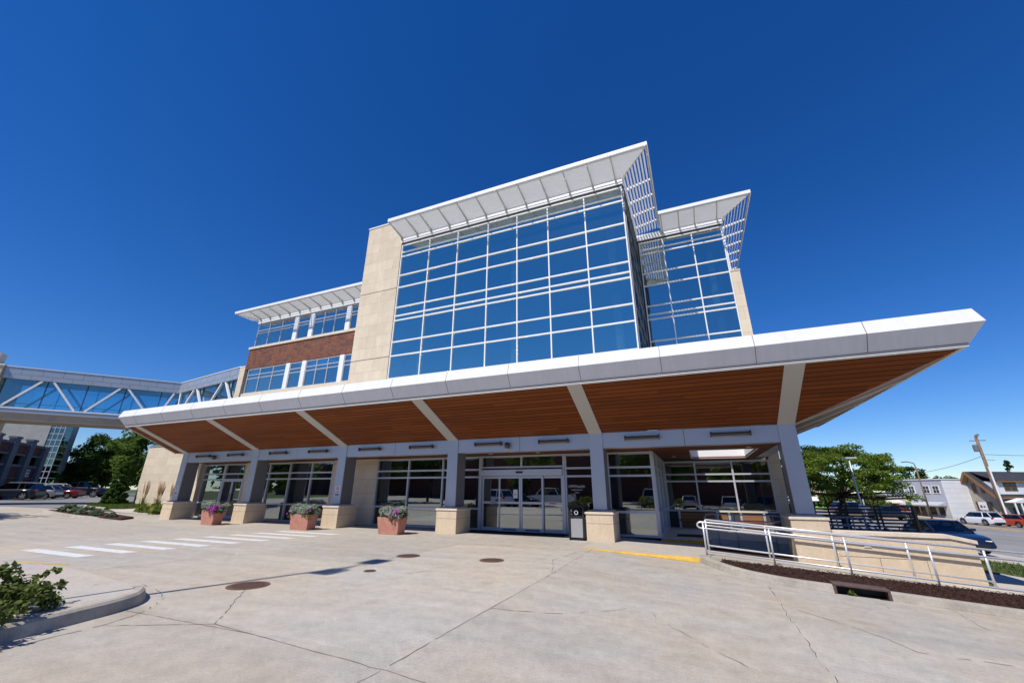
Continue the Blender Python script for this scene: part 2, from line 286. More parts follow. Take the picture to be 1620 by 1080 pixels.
MT['mat_dark'] = mat('door_mat', (0.03, 0.03, 0.032), 0.95, 0.1)
MT['blue_film'] = mat('pale_blind', (0.52, 0.57, 0.54), 0.7, 0.2)
MT['cream'] = mat('cream_roof', (0.60, 0.55, 0.46), 0.7, 0.2, var=0.06)
MT['lime'] = mat('green_banner', (0.25, 0.48, 0.08), 0.7, 0.2)
MT['tanwall'] = mat('tan_block', (0.52, 0.38, 0.24), 0.85, 0.2, var=0.1)
MT['signyellow'] = mat('pale_yellow_sign', (0.68, 0.58, 0.25), 0.6, 0.3)

# ---------------------------------------------------------------- mesh helpers
class MB:
    def __init__(s): s.v = []; s.f = []; s.mi = []; s.mats = []
    def m(s, material):
        if material not in s.mats: s.mats.append(material)
        return s.mats.index(material)
    def add(s, vs, fs, material):
        b = len(s.v); k = s.m(material); s.v += [tuple(p) for p in vs]
        for f in fs: s.f.append(tuple(b+i for i in f)); s.mi.append(k)
    def box(s, x0, x1, y0, y1, z0, z1, material):
        s.add([(x0,y0,z0),(x1,y0,z0),(x1,y1,z0),(x0,y1,z0),(x0,y0,z1),(x1,y0,z1),(x1,y1,z1),(x0,y1,z1)],
              [(3,2,1,0),(4,5,6,7),(0,1,5,4),(1,2,6,5),(2,3,7,6),(3,0,4,7)], material)
    def obox(s, c, ax, ay, az, material):
        c, ax, ay, az = Vector(c), Vector(ax), Vector(ay), Vector(az)
        P = [c+ax*i+ay*j+az*k for k in (-1,1) for j in (-1,1) for i in (-1,1)]
        s.add(P, [(2,3,1,0),(4,5,7,6),(0,1,5,4),(1,3,7,5),(3,2,6,7),(2,0,4,6)], material)
    def bar(s, a, b, w, h, material, up=(0,0,1)):
        a, b = Vector(a), Vector(b); d = b-a; L = d.length
        if L < 1e-6: return
        d /= L; up = Vector(up)
        if abs(d.dot(up)) > 0.97: up = Vector((1,0,0))
        sx = d.cross(up).normalized(); sy = sx.cross(d).normalized()
        s.obox((a+b)/2, d*(L/2), sx*(w/2), sy*(h/2), material)
    def tube(s, pts, r, material, n=8, r2=None, cap=True):
        pts = [Vector(p) for p in pts]; b = len(s.v); k = s.m(material); N = len(pts)
        prev = None
        for i, p in enumerate(pts):
            d = (pts[min(i+1, N-1)]-pts[max(i-1, 0)]).normalized()
            ref = prev if prev is not None else (Vector((0,0,1)) if abs(d.z) < 0.9 else Vector((1,0,0)))
            x = (ref - d*ref.dot(d)).normalized(); y = d.cross(x); prev = x
            rad = r if r2 is None else r+(r2-r)*i/max(1, N-1)
            for j in range(n):
                t = 2*math.pi*j/n; s.v.append(tuple(p+x*rad*math.cos(t)+y*rad*math.sin(t)))
        for i in range(N-1):
            for j in range(n):
                s.f.append((b+i*n+j, b+i*n+(j+1)%n, b+(i+1)*n+(j+1)%n, b+(i+1)*n+j)); s.mi.append(k)
        if cap:
            s.f.append(tuple(b+j for j in reversed(range(n)))); s.mi.append(k)
            s.f.append(tuple(b+(N-1)*n+j for j in range(n))); s.mi.append(k)
    def prism(s, poly, ext, material, material_end=None):
        """poly: 3-D points of a planar outline, ext: extrusion vector"""
        n = len(poly); e = Vector(ext); P = [Vector(p) for p in poly]; Q = [p+e for p in P]
        s.add(P+Q, [tuple(reversed(range(n))), tuple(range(n, 2*n))]+[(i, (i+1)%n, n+(i+1)%n, n+i) for i in range(n)], material)
    def lathe(s, prof, c, material, n=16):
        b = len(s.v); k = s.m(material)
        for r_, z_ in prof:
            for j in range(n):
                t = 2*math.pi*j/n; s.v.append((c[0]+r_*math.cos(t), c[1]+r_*math.sin(t), c[2]+z_))
        for i in range(len(prof)-1):
            for j in range(n):
                s.f.append((b+i*n+j, b+i*n+(j+1)%n, b+(i+1)*n+(j+1)%n, b+(i+1)*n+j)); s.mi.append(k)
        s.f.append(tuple(b+j for j in reversed(range(n)))); s.mi.append(k)
        s.f.append(tuple(b+(len(prof)-1)*n+j for j in range(n))); s.mi.append(k)
    def build(s, name, parent=None, smooth=False, bevel=0.0, fixn=True):
        me = bpy.data.meshes.new(name); me.from_pydata(s.v, [], s.f)
        for m_ in s.mats: me.materials.append(m_)
        me.polygons.foreach_set('material_index', s.mi)
        if fixn:
            bm = bmesh.new(); bm.from_mesh(me); bmesh.ops.recalc_face_normals(bm, faces=bm.faces); bm.to_mesh(me); bm.free()
        if smooth: me.polygons.foreach_set('use_smooth', [True]*len(me.polygons))
        me.update()
        o = bpy.data.objects.new(name, me); C.objects.link(o)
        if parent is not None: attach(o, parent)
        if bevel > 0:
            md = o.modifiers.new('bevel', 'BEVEL'); md.width = bevel; md.segments = 2; md.limit_method = 'ANGLE'; md.angle_limit = R(40)
        return o

def attach(o, parent):
    o.parent = parent
    p = Matrix.Identity(4); q = parent; chain = []
    while q is not None: chain.append(q); q = q.parent
    for q in reversed(chain): p = p @ q.matrix_parent_inverse @ q.matrix_basis
    o.matrix_parent_inverse = p.inverted()

def tag(o, label, cat, group=None):
    o['label'] = label; o['category'] = cat
    if group: o['group'] = group
    return o
def thing(name, label, cat, loc=(0,0,0), rz=0, group=None):
    o = bpy.data.objects.new(name, None); C.objects.link(o); o.location = loc; o.rotation_euler = (0,0,rz); o.empty_display_size = 0.3
    return tag(o, label, cat, group)
def structure(o): o['kind'] = 'structure'; return o
def stuff(o, label, cat): o['kind'] = 'stuff'; return tag(o, label, cat)
def copy_tree(o, parent=None):
    c = o.copy(); C.objects.link(c)
    if parent is not None: c.parent = parent
    for ch in [x for x in bpy.data.objects if x.parent == o]: copy_tree(ch, c)
    return c
def place(o, loc, rz=0, scale=1.0):
    o.location = loc; o.rotation_euler = (0, 0, rz); o.scale = (scale,)*3; return o

BR = [-70.0, -30.0, -3.5, 45.0]
def h(x):
    return -0.06*max(0.0, min(x, 45.0)+3.5) + 0.012*min(40.0, max(0.0, -30.0-x))
def sheet(name, poly, dz, material, skirt=0.0, grid=None):
    """flat outline laid on the sloping ground, cut where the slope changes"""
    bm = bmesh.new(); vs = [bm.verts.new((x, y, 0)) for x, y in poly]; bm.faces.new(vs)
    for b in BR:
        bmesh.ops.bisect_plane(bm, geom=bm.verts[:]+bm.edges[:]+bm.faces[:], plane_co=(b,0,0), plane_no=(1,0,0))
    bmesh.ops.recalc_face_normals(bm, faces=bm.faces)
    for f in bm.faces:
        if f.normal.z < 0: f.normal_flip()
    for v in bm.verts:
        v.co.z = h(v.co.x) + (dz(v.co.x, v.co.y) if callable(dz) else dz)
    if skirt > 0:
        e = [x for x in bm.edges if x.is_boundary]
        r = bmesh.ops.extrude_edge_only(bm, edges=e)
        for v in [g for g in r['geom'] if isinstance(g, bmesh.types.BMVert)]: v.co.z -= skirt
    me = bpy.data.meshes.new(name); bm.to_mesh(me); bm.free(); me.materials.append(material)
    o = bpy.data.objects.new(name, me); C.objects.link(o); return o

def leaves(name, clumps, material, size, parent=None, seed=1, up=0.4, aspect=1.6):
    """clumps: (cx,cy,cz, rx,ry,rz, count); every leaf is a small folded quad"""
    rg = np.random.default_rng(seed); Vs = []; 
    for (cx,cy,cz,rx,ry,rz,n) in clumps:
        d = rg.normal(size=(n,3)); d /= np.linalg.norm(d,axis=1,keepdims=True)
        rad = rg.random(n)**0.45
        p = np.array([cx,cy,cz]) + d*rad[:,None]*np.array([rx,ry,rz])
        nrm = rg.normal(size=(n,3)); nrm[:,2] += up*2; nrm += d*0.6; nrm /= np.linalg.norm(nrm,axis=1,keepdims=True)
        t = rg.normal(size=(n,3)); t -= nrm*(t*nrm).sum(1,keepdims=True); t /= np.linalg.norm(t,axis=1,keepdims=True)
        b = np.cross(nrm,t); s = size*(0.6+0.8*rg.random(n))[:,None]
        q = np.stack([p-t*s*aspect*0.5, p+b*s*0.5+nrm*s*0.12, p+t*s*aspect*0.5, p-b*s*0.5+nrm*s*0.12], 1)
        Vs.append(q.reshape(-1,3))
    V = np.concatenate(Vs); n = len(V)//4
    me = bpy.data.meshes.new(name); me.vertices.add(len(V)); me.vertices.foreach_set('co', V.astype(np.float32).ravel())
    me.loops.add(n*4); me.loops.foreach_set('vertex_index', np.arange(n*4, dtype=np.int32))
    me.polygons.add(n); me.polygons.foreach_set('loop_start', np.arange(0,n*4,4,dtype=np.int32)); me.polygons.foreach_set('loop_total', np.full(n,4,dtype=np.int32))
    me.update(); me.validate(); me.materials.append(material)
    o = bpy.data.objects.new(name, me); C.objects.link(o)
    if parent is not None: attach(o, parent)
    return o

def text(name, body, size, loc, material, parent, depth=0.002):
    cu = bpy.data.curves.new(name, 'FONT'); cu.body = body; cu.size = size; cu.align_x = 'CENTER'; cu.align_y = 'CENTER'; cu.extrude = depth
    t = bpy.data.objects.new(name+'_tmp', cu); C.objects.link(t)
    me = bpy.data.meshes.new_from_object(t.evaluated_get(bpy.context.evaluated_depsgraph_get()))
    bpy.data.objects.remove(t); me.materials.clear(); me.materials.append(material)
    me.transform(Matrix.Translation(loc) @ Matrix.Rotation(R(90), 4, 'X'))
    o = bpy.data.objects.new(name, me); C.objects.link(o)
    if parent is not None: attach(o, parent)
    return o

# ---------------------------------------------------------------- ground, drive, streets (setting)
def mound(x, y): return 0.0
gr = MB()
xs = [-900, -300, -110] + BR + [300, 1200]; xs.sort(); ys = [-500, -60, 0, 60, 200, 1400]
for i in range(len(xs)-1):
    for j in range(len(ys)-1):
        P = [(xs[i],ys[j]),(xs[i+1],ys[j]),(xs[i+1],ys[j+1]),(xs[i],ys[j+1])]
        gr.add([(x,y,h(x)-0.03) for x,y in P], [(0,1,2,3)], MT['ground'])
structure(gr.build('ground'))
KERB = [(-0.15,13.45),(0.17,12.80),(0.55,12.25),(0.98,11.92),(1.60,11.70),(2.32,11.63),(3.26,11.66),(4.14,11.58),(5.6,11.45),(8.0,11.2),(14.0,10.4)]
drive = [(-60,-60),(20,-60),(20,9.6)]+KERB[::-1]+[(-3.5,13.44),(-3.5,17.4),(-36,17.4),(-46,17.3),(-60,15.5)]
structure(sheet('drive', drive, 0.0, MT['concrete']))
structure(sheet('sidewalk', [(-3.5,13.56),(-0.1,13.6),(-0.05,14.0),(-0.05,16.9),(-3.5,17.39)], lambda x, y: 0.012+0.10*min(1, max(0, (x+3.5)/3.4)), MT['walk'], 0.15))
structure(sheet('sidewalk', [(6.2,13.9),(60,9),(60,13),(12.2,18.2),(10.2,24.4),(9.0,30),(6.4,30),(7.4,18.5),(6.6,15.6)], 0.004, MT['walk']))
# street running away to the right, its far kerb and frontage lane
U = Vector((0.42,-0.907,0)).normalized(); Wd = Vector((0.907,0.42,0)).normalized()
def stp(o, a, b): return (o[0]+U.x*a+Wd.x*b, o[1]+U.y*a+Wd.y*b)
S0 = (11.2, 26.5)
structure(sheet('street', [stp(S0,-200,0.6),stp(S0,90,0.6),stp(S0,90,28.1),stp(S0,-200,28.1)], 0.006, MT['street']))
structure(sheet('road_shoulder', [stp(S0,-200,28.7),stp(S0,90,28.7),stp(S0,90,43.0),stp(S0,-200,43.0)], 0.008, MT['asphalt']))
structure(sheet('median_kerb', [stp(S0,-200,28.0),stp(S0,60,28.0),stp(S0,60,28.8),stp(S0,-200,28.8)], 0.15, MT['tanwall'], 0.2))
structure(sheet('street_kerb', [stp(S0,-200,43.0),stp(S0,60,43.0),stp(S0,60,43.4),stp(S0,-200,43.4)], 0.14, MT['tanwall'], 0.2))
structure(sheet('driveway', [stp(S0,-12,-4.5),stp(S0,30,-3.5),stp(S0,30,0.59),stp(S0,-12,0.59)], 0.006, MT['walk']))
structure(sheet('far_sidewalk', [stp(S0,-200,43.4),stp(S0,60,43.4),stp(S0,60,51),stp(S0,-200,51)], 0.10, MT['tanwall']))
for b in (9.5, 18.5):
    for a in range(-60, 20, 9): structure(sheet('lane_marking', [stp(S0,a,b),stp(S0,a+3,b),stp(S0,a+3,b+0.14),stp(S0,a,b+0.14)], 0.011, MT['paint']))
structure(sheet('parking_lot', [(-140,16.5),(-60,15.5),(-46.5,17.3),(-49.5,21),(-50,60),(-140,75)], 0.004, MT['asphalt']))
structure(sheet('footpath', [(-42.5,19.2),(-38,17.6),(-29.5,17.0),(-29.5,17.4),(-36,19.4),(-47.3,22.6),(-49.4,20.9)], 0.012, MT['walk']))
structure(sheet('footpath', [(-120,50),(-60,44),(-52,32),(-49,36),(-58,48),(-120,54)], 0.016, MT['walk']))

# kerb round the mulch bed on the right
def kerbrun(name, pts, w, hgt, material, dz=0.0, taper0=0, taper1=0):
    mb = MB(); n = len(pts); prof = []
    for i,(x,y) in enumerate(pts):
        a = Vector(pts[max(0,i-1)]); b = Vector(pts[min(n-1,i+1)]); d = (b-a).normalized(); nn = Vector((-d.y, d.x))
        hh = hgt*min(1, (i+0.15)/max(1,taper0) if taper0 else 1)*min(1, (n-1-i+0.15)/max(1,taper1) if taper1 else 1)
        z = h(x)+dz
        prof.append([(x,y,z-0.15),(x,y,z+0.012),(x+nn.x*0.035,y+nn.y*0.035,z+hh*0.82),(x+nn.x*0.075,y+nn.y*0.075,z+hh),(x+nn.x*w,y+nn.y*w,z+hh),(x+nn.x*w,y+nn.y*w,z-0.15)])
    for i in range(n-1):
        vs = prof[i]+prof[i+1]; m_ = len(prof[0])
        mb.add(vs, [(k, k+1, m_+k+1, m_+k) for k in range(m_-1)], material)
    mb.add(prof[0], [tuple(range(6))], material); mb.add(prof[-1], [tuple(range(6))], material)
    return mb.build(name)
def smooth(pts, k=4):
    out = []
    n = len(pts)
    for i in range(n-1):
        p0, p1, p2, p3 = pts[max(0,i-1)], pts[i], pts[i+1], pts[min(n-1,i+2)]
        for s in range(k):
            t = s/k
            out.append(tuple(0.5*((2*p1[c])+(-p0[c]+p2[c])*t+(2*p0[c]-5*p1[c]+4*p2[c]-p3[c])*t*t+(-p0[c]+3*p1[c]-3*p2[c]+p3[c])*t**3) for c in (0,1)))
    out.append(pts[-1]); return out
K1 = smooth(KERB[:6]); K2 = smooth(KERB[6:])
structure(kerbrun('kerb', K1, 0.17, 0.15, MT['kerb']))
structure(kerbrun('kerb', K2, 0.17, 0.15, MT['kerb']))
YK = [(-3.5,13.44),(-2.6,13.46),(-1.7,13.47),(-0.9,13.48),(-0.17,13.48)]
structure(kerbrun('yellow_kerb', YK, 0.12, 0.12, MT['yellow'], taper0=4))
# mulch bed, bumpy sheet made of chips
mu = MB(); rg = random.Random(3)
bed = [(0.25,13.2),(0.7,12.6),(1.2,12.2),(2.0,11.95),(3.0,11.9),(4.2,11.8),(5.6,11.65),(8,11.4),(13,10.6),(13,11.2),(8,12.4),(6.4,13.85),(5.0,13.85),(3,13.85),(1.2,13.85),(0.35,13.85)]
o = sheet('mulch_bed', bed, 0.10, MT['mulch']); stuff(o, 'dark brown bark mulch filling the strip behind the kerb', 'mulch')
def inpoly(x, y, P):
    c = False
    for i in range(len(P)):
        (x1,y1),(x2,y2) = P[i], P[i-1]
        if (y1 > y) != (y2 > y) and x < (x2-x1)*(y-y1)/(y2-y1)+x1: c = not c
    return c
ch = MB(); n = 0
while n < 5200:
    x, y = rg.uniform(0.2,9), rg.uniform(11.2,14)
    if not inpoly(x, y, bed): continue
    n += 1; a = rg.uniform(0,6.28); L = rg.uniform(0.02,0.06); w_ = rg.uniform(0.008,0.02); t = rg.uniform(-0.5,0.5)
    ch.obox((x,y,h(x)+0.105+rg.uniform(0,0.03)), (math.cos(a)*L/2*math.cos(t),math.sin(a)*L/2*math.cos(t),math.sin(t)*L/2), (-math.sin(a)*w_/2,math.cos(a)*w_/2,0), (0,0,0.004), MT['mulch'])
stuff(ch.build('mulch_chips', fixn=False), 'loose bark chips heaped over the mulch strip', 'mulch')
# storm drain in the kerb
dr = thing('storm_drain', 'rusty iron kerb inlet with a dark mouth set in the kerb below the ramp', 'drain', (2.8,11.6,h(2.8)))
mb = MB(); x0, x1, y0 = 2.32, 3.26, 11.60; zb = h(2.8)
def hz(x): return h(x)
mb.prism([(x0,y0,hz(x0)+0.15),(x1,y0,hz(x1)+0.15),(x1,y0,hz(x1)+0.20),(x0,y0,hz(x0)+0.20)], (0,0.30,0), MT['grate'])
for x in (x0, x1-0.05): mb.prism([(x,y0,hz(x)),(x+0.05,y0,hz(x)),(x+0.05,y0,hz(x)+0.15),(x,y0,hz(x)+0.15)], (0,0.30,0), MT['grate'])
mb.build('frame', dr, bevel=0.012)
mb = MB(); mb.box(x0+0.05,x1-0.05,y0+0.22,y0+0.29,hz(x1)-0.05,hz(x0)+0.15,MT['black']); mb.box(x0+0.05,x1-0.05,y0+0.0,y0+0.22,hz(x1)-0.08,hz(x1)+0.012,MT['black']); mb.build('mouth', dr)
w = thing('weed', 'small bright green weed sprouting in the mouth of the storm drain', 'weed', (2.62,11.62,h(2.62)))
leaves('leaf', [(2.62,11.62,h(2.62)+0.06,0.07,0.03,0.05,22)], MT['leaf_mid'], 0.05, w, 5)
mb = MB(); mb.tube([(2.62,11.62,h(2.62)),(2.63,11.62,h(2.62)+0.08)],0.004,MT['leaf_mid'],5); mb.build('stem', w)

# crosswalk bars
cw = []
for k in range(9):
    y = 6.27+0.862*k; x0 = -17.72+0.17*k; x1 = x0+3.05+0.02*k
    o = sheet('crosswalk_bar', [(x0,y),(x1,y),(x1+0.06,y+0.37),(x0+0.06,y+0.37)], 0.004, MT['paint']); structure(o)
structure(sheet('yellow_line', [(-14.9,5.28),(-13.5,5.6),(-13.5,5.72),(-14.9,5.42)], 0.004, MT['yellow']))
structure(sheet('yellow_line', [(-45.5,14.6),(-43.2,14.9),(-43.2,15.2),(-45.5,14.9)], 0.004, MT['yellow']))
structure(sheet('white_line', [(-52,13.1),(-46,13.6),(-46,13.9),(-52,13.4)], 0.004, MT['paint']))

# joints and cracks in the drive: thin ribbons through real ground points
def ribbon(name, pts, wd, material, jag=0.0, seed=1, dz=0.0035, gap=0.0):
    r_ = random.Random(seed); P = []
    for i in range(len(pts)-1):
        (xa,ya),(xb,yb) = pts[i], pts[i+1]; L = math.hypot(xb-xa, yb-ya); n = max(1, int(L/0.12)) if jag else 1
        for k in range(n):
            t = k/n; P.append((xa+(xb-xa)*t+(r_.gauss(0,jag) if k else 0), ya+(yb-ya)*t+(r_.gauss(0,jag) if k else 0)))
    P.append(pts[-1]); mb = MB(); prev = None
    for i,(x,y) in enumerate(P):
        a = P[max(0,i-1)]; b = P[min(len(P)-1,i+1)]; d = Vector((b[0]-a[0], b[1]-a[1])).normalized(); ww = wd*(r_.uniform(0.3,1.5) if jag else 1)/2
        q = [(x-d.y*ww, y+d.x*ww, h(x)+dz), (x+d.y*ww, y-d.x*ww, h(x)+dz)]
        if prev and r_.random() >= gap: mb.add(prev+q, [(0,1,3,2)], material)
        prev = q
    return structure(mb.build(name))
LN = {
'j1': [(-3.12,3.0),(-3.08,3.95),(-3.1,5.77),(-3.09,7.56),(-3.1,9.36),(-3.14,10.85),(-3.17,13.4)],
'j2': [(-9,4.05),(-5.14,4.11),(-4.06,4.0),(-3.22,3.95),(-3.04,3.98),(-2.59,3.97),(1.0,3.9)],
'j3': [(-7.16,3.56),(-5.96,4.18),(-5.13,4.1)],
'j4': [(-7.29,8.32),(-7.33,8.9),(-7.42,9.7),(-7.42,10.68),(-7.38,11.61),(-7.55,15.4)],
'j6': [(-28,15.3),(-13.92,15.12),(-9.09,14.76),(-4.99,14.31),(-3.2,13.9)],
'j8': [(-24,9.9),(-7.42,9.75)], 'j9': [(-11.8,5.9),(-11.9,15.1)], 'j10': [(-16.3,6),(-16.6,15.2)], 'j11': [(-20.8,6),(-21.0,15.2)], 'j12': [(-36,10.0),(-24,9.9)],
'j13': [(-1.6,13.62),(-1.6,17.2)], 'j14': [(-25.2,5),(-25.4,15.2)]}
CR = {
'c1': [(-3.1,6.4),(-2.64,6.55),(-2.22,6.74),(-2.02,6.88),(-1.82,7.09),(-1.5,7.41),(-1.31,7.69)],
'c2': [(1.11,11.41),(1.09,10.2),(1.08,9.54),(1.06,8.87),(1.08,8.11),(1.09,7.67),(1.08,7.16),(1.08,6.69),(1.08,5.5)],
'c3': [(1.12,9.67),(1.58,9.21),(1.98,8.81),(2.23,8.43),(2.37,8.06),(2.61,8.04),(2.92,8.13),(3.45,8.22),(5.0,8.3)],
'c4': [(4.08,11.5),(4.06,10.92),(3.99,10.27),(4.15,9.66),(4.2,8.3)],
'c5': [(-5.96,4.18),(-6.32,4.55),(-6.65,4.85),(-7.01,5.2),(-7.42,5.62)],
'g1': [(-9.65,5.16),(-8.98,5.04),(-8.33,4.84),(-7.93,4.63),(-7.54,4.26),(-7.32,3.93),(-7.2,3.61),(-7.15,3.0),(-7.0,2.0)],
'c6': [(-0.94,7.69),(-0.75,7.35),(-0.4,6.91),(-0.14,6.57),(0.04,6.38),(0.25,6.16)],
'j5': [(-5.82,7.79),(-5.63,8.41)], 'c7': [(-3.1,9.4),(-3.6,11.0),(-3.4,12.6)]}
for i,(k,p) in enumerate(LN.items()): ribbon('pavement_joint', p, 0.011, MT['joint'], 0.004, i, 0.003, 0.06)
for i,(k,p) in enumerate(CR.items()): ribbon('crack_filler', p, 0.030, MT['filler'], 0.014, 40+i, 0.0030, 0.45); ribbon('pavement_crack', p, 0.010, MT['crack'], 0.014, 40+i, 0.0048, 0.22)
def manhole(x, y, r_, label):
    t = thing('manhole_cover', label, 'manhole cover', (x,y,h(x)))
    mb = MB(); mb.lathe([(r_,-0.02),(r_,0.008),(r_*0.99,0.010)], (x,y,h(x)), MT['rust'], 36); mb.build('frame', t)
    mb = MB(); mb.lathe([(r_*0.88,0.0),(r_*0.88,0.014)], (x,y,h(x)), MT['crack'], 36)
    n = int(r_/0.045)
    for i in range(-n, n+1):
        for j in range(-n, n+1):
            if math.hypot(i,j)*0.05 < r_*0.8: mb.box(x+i*0.05-0.015,x+i*0.05+0.015,y+j*0.05-0.015,y+j*0.05+0.015,h(x)+0.0145,h(x)+0.019,MT['rust'])
    mb.build('lid', t)
manhole(-7.69,5.87,0.35,'rusty round manhole cover nearest the camera, crossed by the lamp post shadow')
manhole(-7.26,10.0,0.31,'rusty manhole cover in the drive left of the sliding doors')
manhole(-4.95,10.27,0.31,'rusty round manhole cover in the drive in front of the sliding doors')
manhole(-6.69,7.89,0.13,'small round iron valve cap set in the drive between larger covers')

# near island on the left
IK = smooth([(-7.25,0.6),(-7.36,2.0),(-7.40,2.73),(-7.48,3.07),(-7.57,3.41),(-7.72,3.95),(-7.98,4.36),(-8.45,4.67),(-9.1,4.9),(-9.9,5.05)])
structure(kerbrun('kerb', IK, 0.17, 0.165, MT['kerb'], taper1=9))
ip = [(x-0.12, y-0.06) for x,y in IK[:-2]]+[(-10.5,5.15),(-13.2,5.45),(-15,5.15),(-26,1),(-26,-6),(-7.4,-6)]
structure(sheet('island', ip, lambda x, y: 0.155*min(1, max(0.08, (5.2-y)/0.75)) if x > -13 else 0.03, MT['walk'], 0.15))
# farther island on the left with sage bushes
FK = smooth([(-42.0,15.6),(-41.2,15.0),(-39,14.55),(-36,14.0),(-33.0,13.62),(-31,13.6),(-29.6,13.96)])
structure(kerbrun('kerb', FK, 0.2, 0.14, MT['kerb'], taper0=4, taper1=6))
fp = [(x+0.05, y+0.1) for x,y in FK]+[(-30.5,15.1),(-33,15.6),(-37,16.4),(-41,16.2)]
structure(sheet('planting_island', fp, 0.10, MT['mulch'], 0.15))
lawn = [(-49.2,20.5),(-46,19.4),(-42.6,18.95),(-41.6,19.7),(-43,22.6),(-52,28),(-50.5,24)]
structure(sheet('lawn_base', lawn, 0.10, MT['ground'], 0.2))
structure(kerbrun('kerb', smooth([(-49.4,20.9),(-48.4,20.1),(-46,19.3),(-42.4,18.85)]), 0.15, 0.13, MT['kerb']))

# ---------------------------------------------------------------- the clinic
clinic = thing('clinic_building', 'three storey clinic with stone tower, blue glass bay and flared wooden canopy', 'building', (-14,17.4,0))
ZT = [7.35, 8.66, 9.49, 10.81, 11.10, 11.64, 12.95, 13.76, 15.07, 15.37, 15.87]
def curtain(name, axis, pos, along, zs, out, mm=MT['mullion'], gm=MT['glass'], wv=0.06, wh=0.068, d=0.055, parent=None, edge=0.0, glass=True, jit=0.007, seed=1):
    """grid of mullions and transoms on a vertical plane; out = +1/-1 side it faces"""
    mb = MB(); P = parent or clinic
    def bx(a0,a1,z0,z1,q0,q1,m_):
        lo, hi = min(pos+out*q0,pos+out*q1), max(pos+out*q0,pos+out*q1)
        if axis == 'y': mb.box(a0,a1,lo,hi,z0,z1,m_)
        else: mb.box(lo,hi,a0,a1,z0,z1,m_)
    for a in along: bx(a-wv/2, a+wv/2, zs[0]-wh/2, zs[-1]+wh/2, -0.03, d, mm)
    for z in zs:
        for i in range(len(along)-1): bx(along[i]+wv/2+0.001, along[i+1]-wv/2-0.001, z-wh/2, z+wh/2, -0.03, d-0.004, mm)
    fr = mb.build(name, P, bevel=0.0)
    if glass:
        g = MB(); r_ = random.Random(seed)
        for i in range(len(along)-1):
            for j in range(len(zs)-1):
                q = [(along[i],zs[j]),(along[i+1],zs[j]),(along[i+1],zs[j+1]),(along[i],zs[j+1])]
                if (zs[j+1]-zs[j]) < 0.01: continue
                tx, tz = r_.gauss(0,jit), r_.gauss(0,jit); ca = (along[i]+along[i+1])/2; cz = (zs[j]+zs[j+1])/2
                vs = []
                for a,z_ in q:
                    off = pos + (a-ca)*tx + (z_-cz)*tz
                    vs.append((a,off,z_) if axis == 'y' else (off,a,z_))
                g.add(vs, [(0,1,2,3)], gm)
        g.build('glass', fr, fixn=False)
    return fr

MX = [-14.88,-12.85,-10.90,-8.95,-7.20,-5.45,-3.48,-1.57]
curtain('curtain_wall','y',17.35,MX,ZT,-1,gm=MT['glass_soft'],seed=2)
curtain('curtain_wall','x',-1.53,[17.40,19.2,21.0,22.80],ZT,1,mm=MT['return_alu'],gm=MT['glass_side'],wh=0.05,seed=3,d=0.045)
curtain('curtain_wall','y',22.85,[-1.38,-0.03,1.57,3.14],ZT,-1,seed=4)
curtain('curtain_wall','x',3.18,[22.9,25,27.5,30],[12.98,13.76,15.07,15.37,15.87],1,seed=5,d=0.07)
# dark head frames over the curtain walls and pale gutter bands
mb = MB()
mb.box(-14.95,-1.50,17.28,17.42,15.915,16.02,MT['darkmetal']); mb.box(-1.60,-1.455,17.425,22.8,15.915,16.02,MT['darkmetal']); mb.box(-1.45,3.2,22.78,22.92,15.915,16.02,MT['darkmetal'])
mb.build('head_frame', clinic)
mb = MB()
mb.box(-14.93,-1.47,17.22,17.45,16.02,16.40,MT['white']); mb.box(-1.62,-1.47,17.451,22.7,16.02,16.40,MT['white']); mb.box(-1.46,3.26,22.72,22.95,16.02,16.40,MT['white']); mb.box(3.1,3.26,22.951,34,16.02,16.36,MT['white'])
mb.box(-35.25,-17.76,22.72,22.95,15.93,16.40,MT['white'])
mb.build('gutter_band', clinic)
mb = MB(); mb.box(-17.7,-1.65,17.46,22.74,16.02,16.3,MT['interior']); mb.box(-35.1,3.05,22.96,40,16.02,16.32,MT['interior']); mb.build('roof', clinic)
# stone tower and other stone
mb = MB(); mb.box(-17.75,-14.97,17.30,24,4.4,17.78,MT['stone']); t_ = mb.build('stone_tower', clinic)
mb = MB(); mb.box(-17.78,-14.94,17.26,24.03,17.78,17.86,MT['white']); mb.build('coping', t_)
for z in (12.96,8.66):
    mb = MB(); mb.box(-17.752,-14.968,17.297,17.31,z-0.018,z+0.018,MT['crack']); mb.build('joint', t_)
mb = MB(); mb.box(3.18,3.62,22.80,36,-1.2,12.93,MT['stone']); s_ = mb.build('stone_pier', clinic)
mb = MB(); mb.box(3.16,3.65,22.77,36,12.93,13.0,MT['cap']); mb.build('coping', s_)
mb = MB(); mb.box(-36.40,-35.72,22.80,30,0,11.9,MT['stone']); s_ = mb.build('stone_pier', clinic)
mb = MB(); mb.box(-36.43,-35.70,22.77,30,11.9,11.98,MT['white']); mb.build('coping', s_)
mb = MB(); mb.box(-46.95,-29.72,22.85,40,0,5.30,MT['stone']); s_ = mb.build('stone_wing', clinic)
mb = MB(); mb.box(-46.99,-29.72,22.80,40,5.30,5.42,MT['bridge_panel']); mb.build('coping', s_)
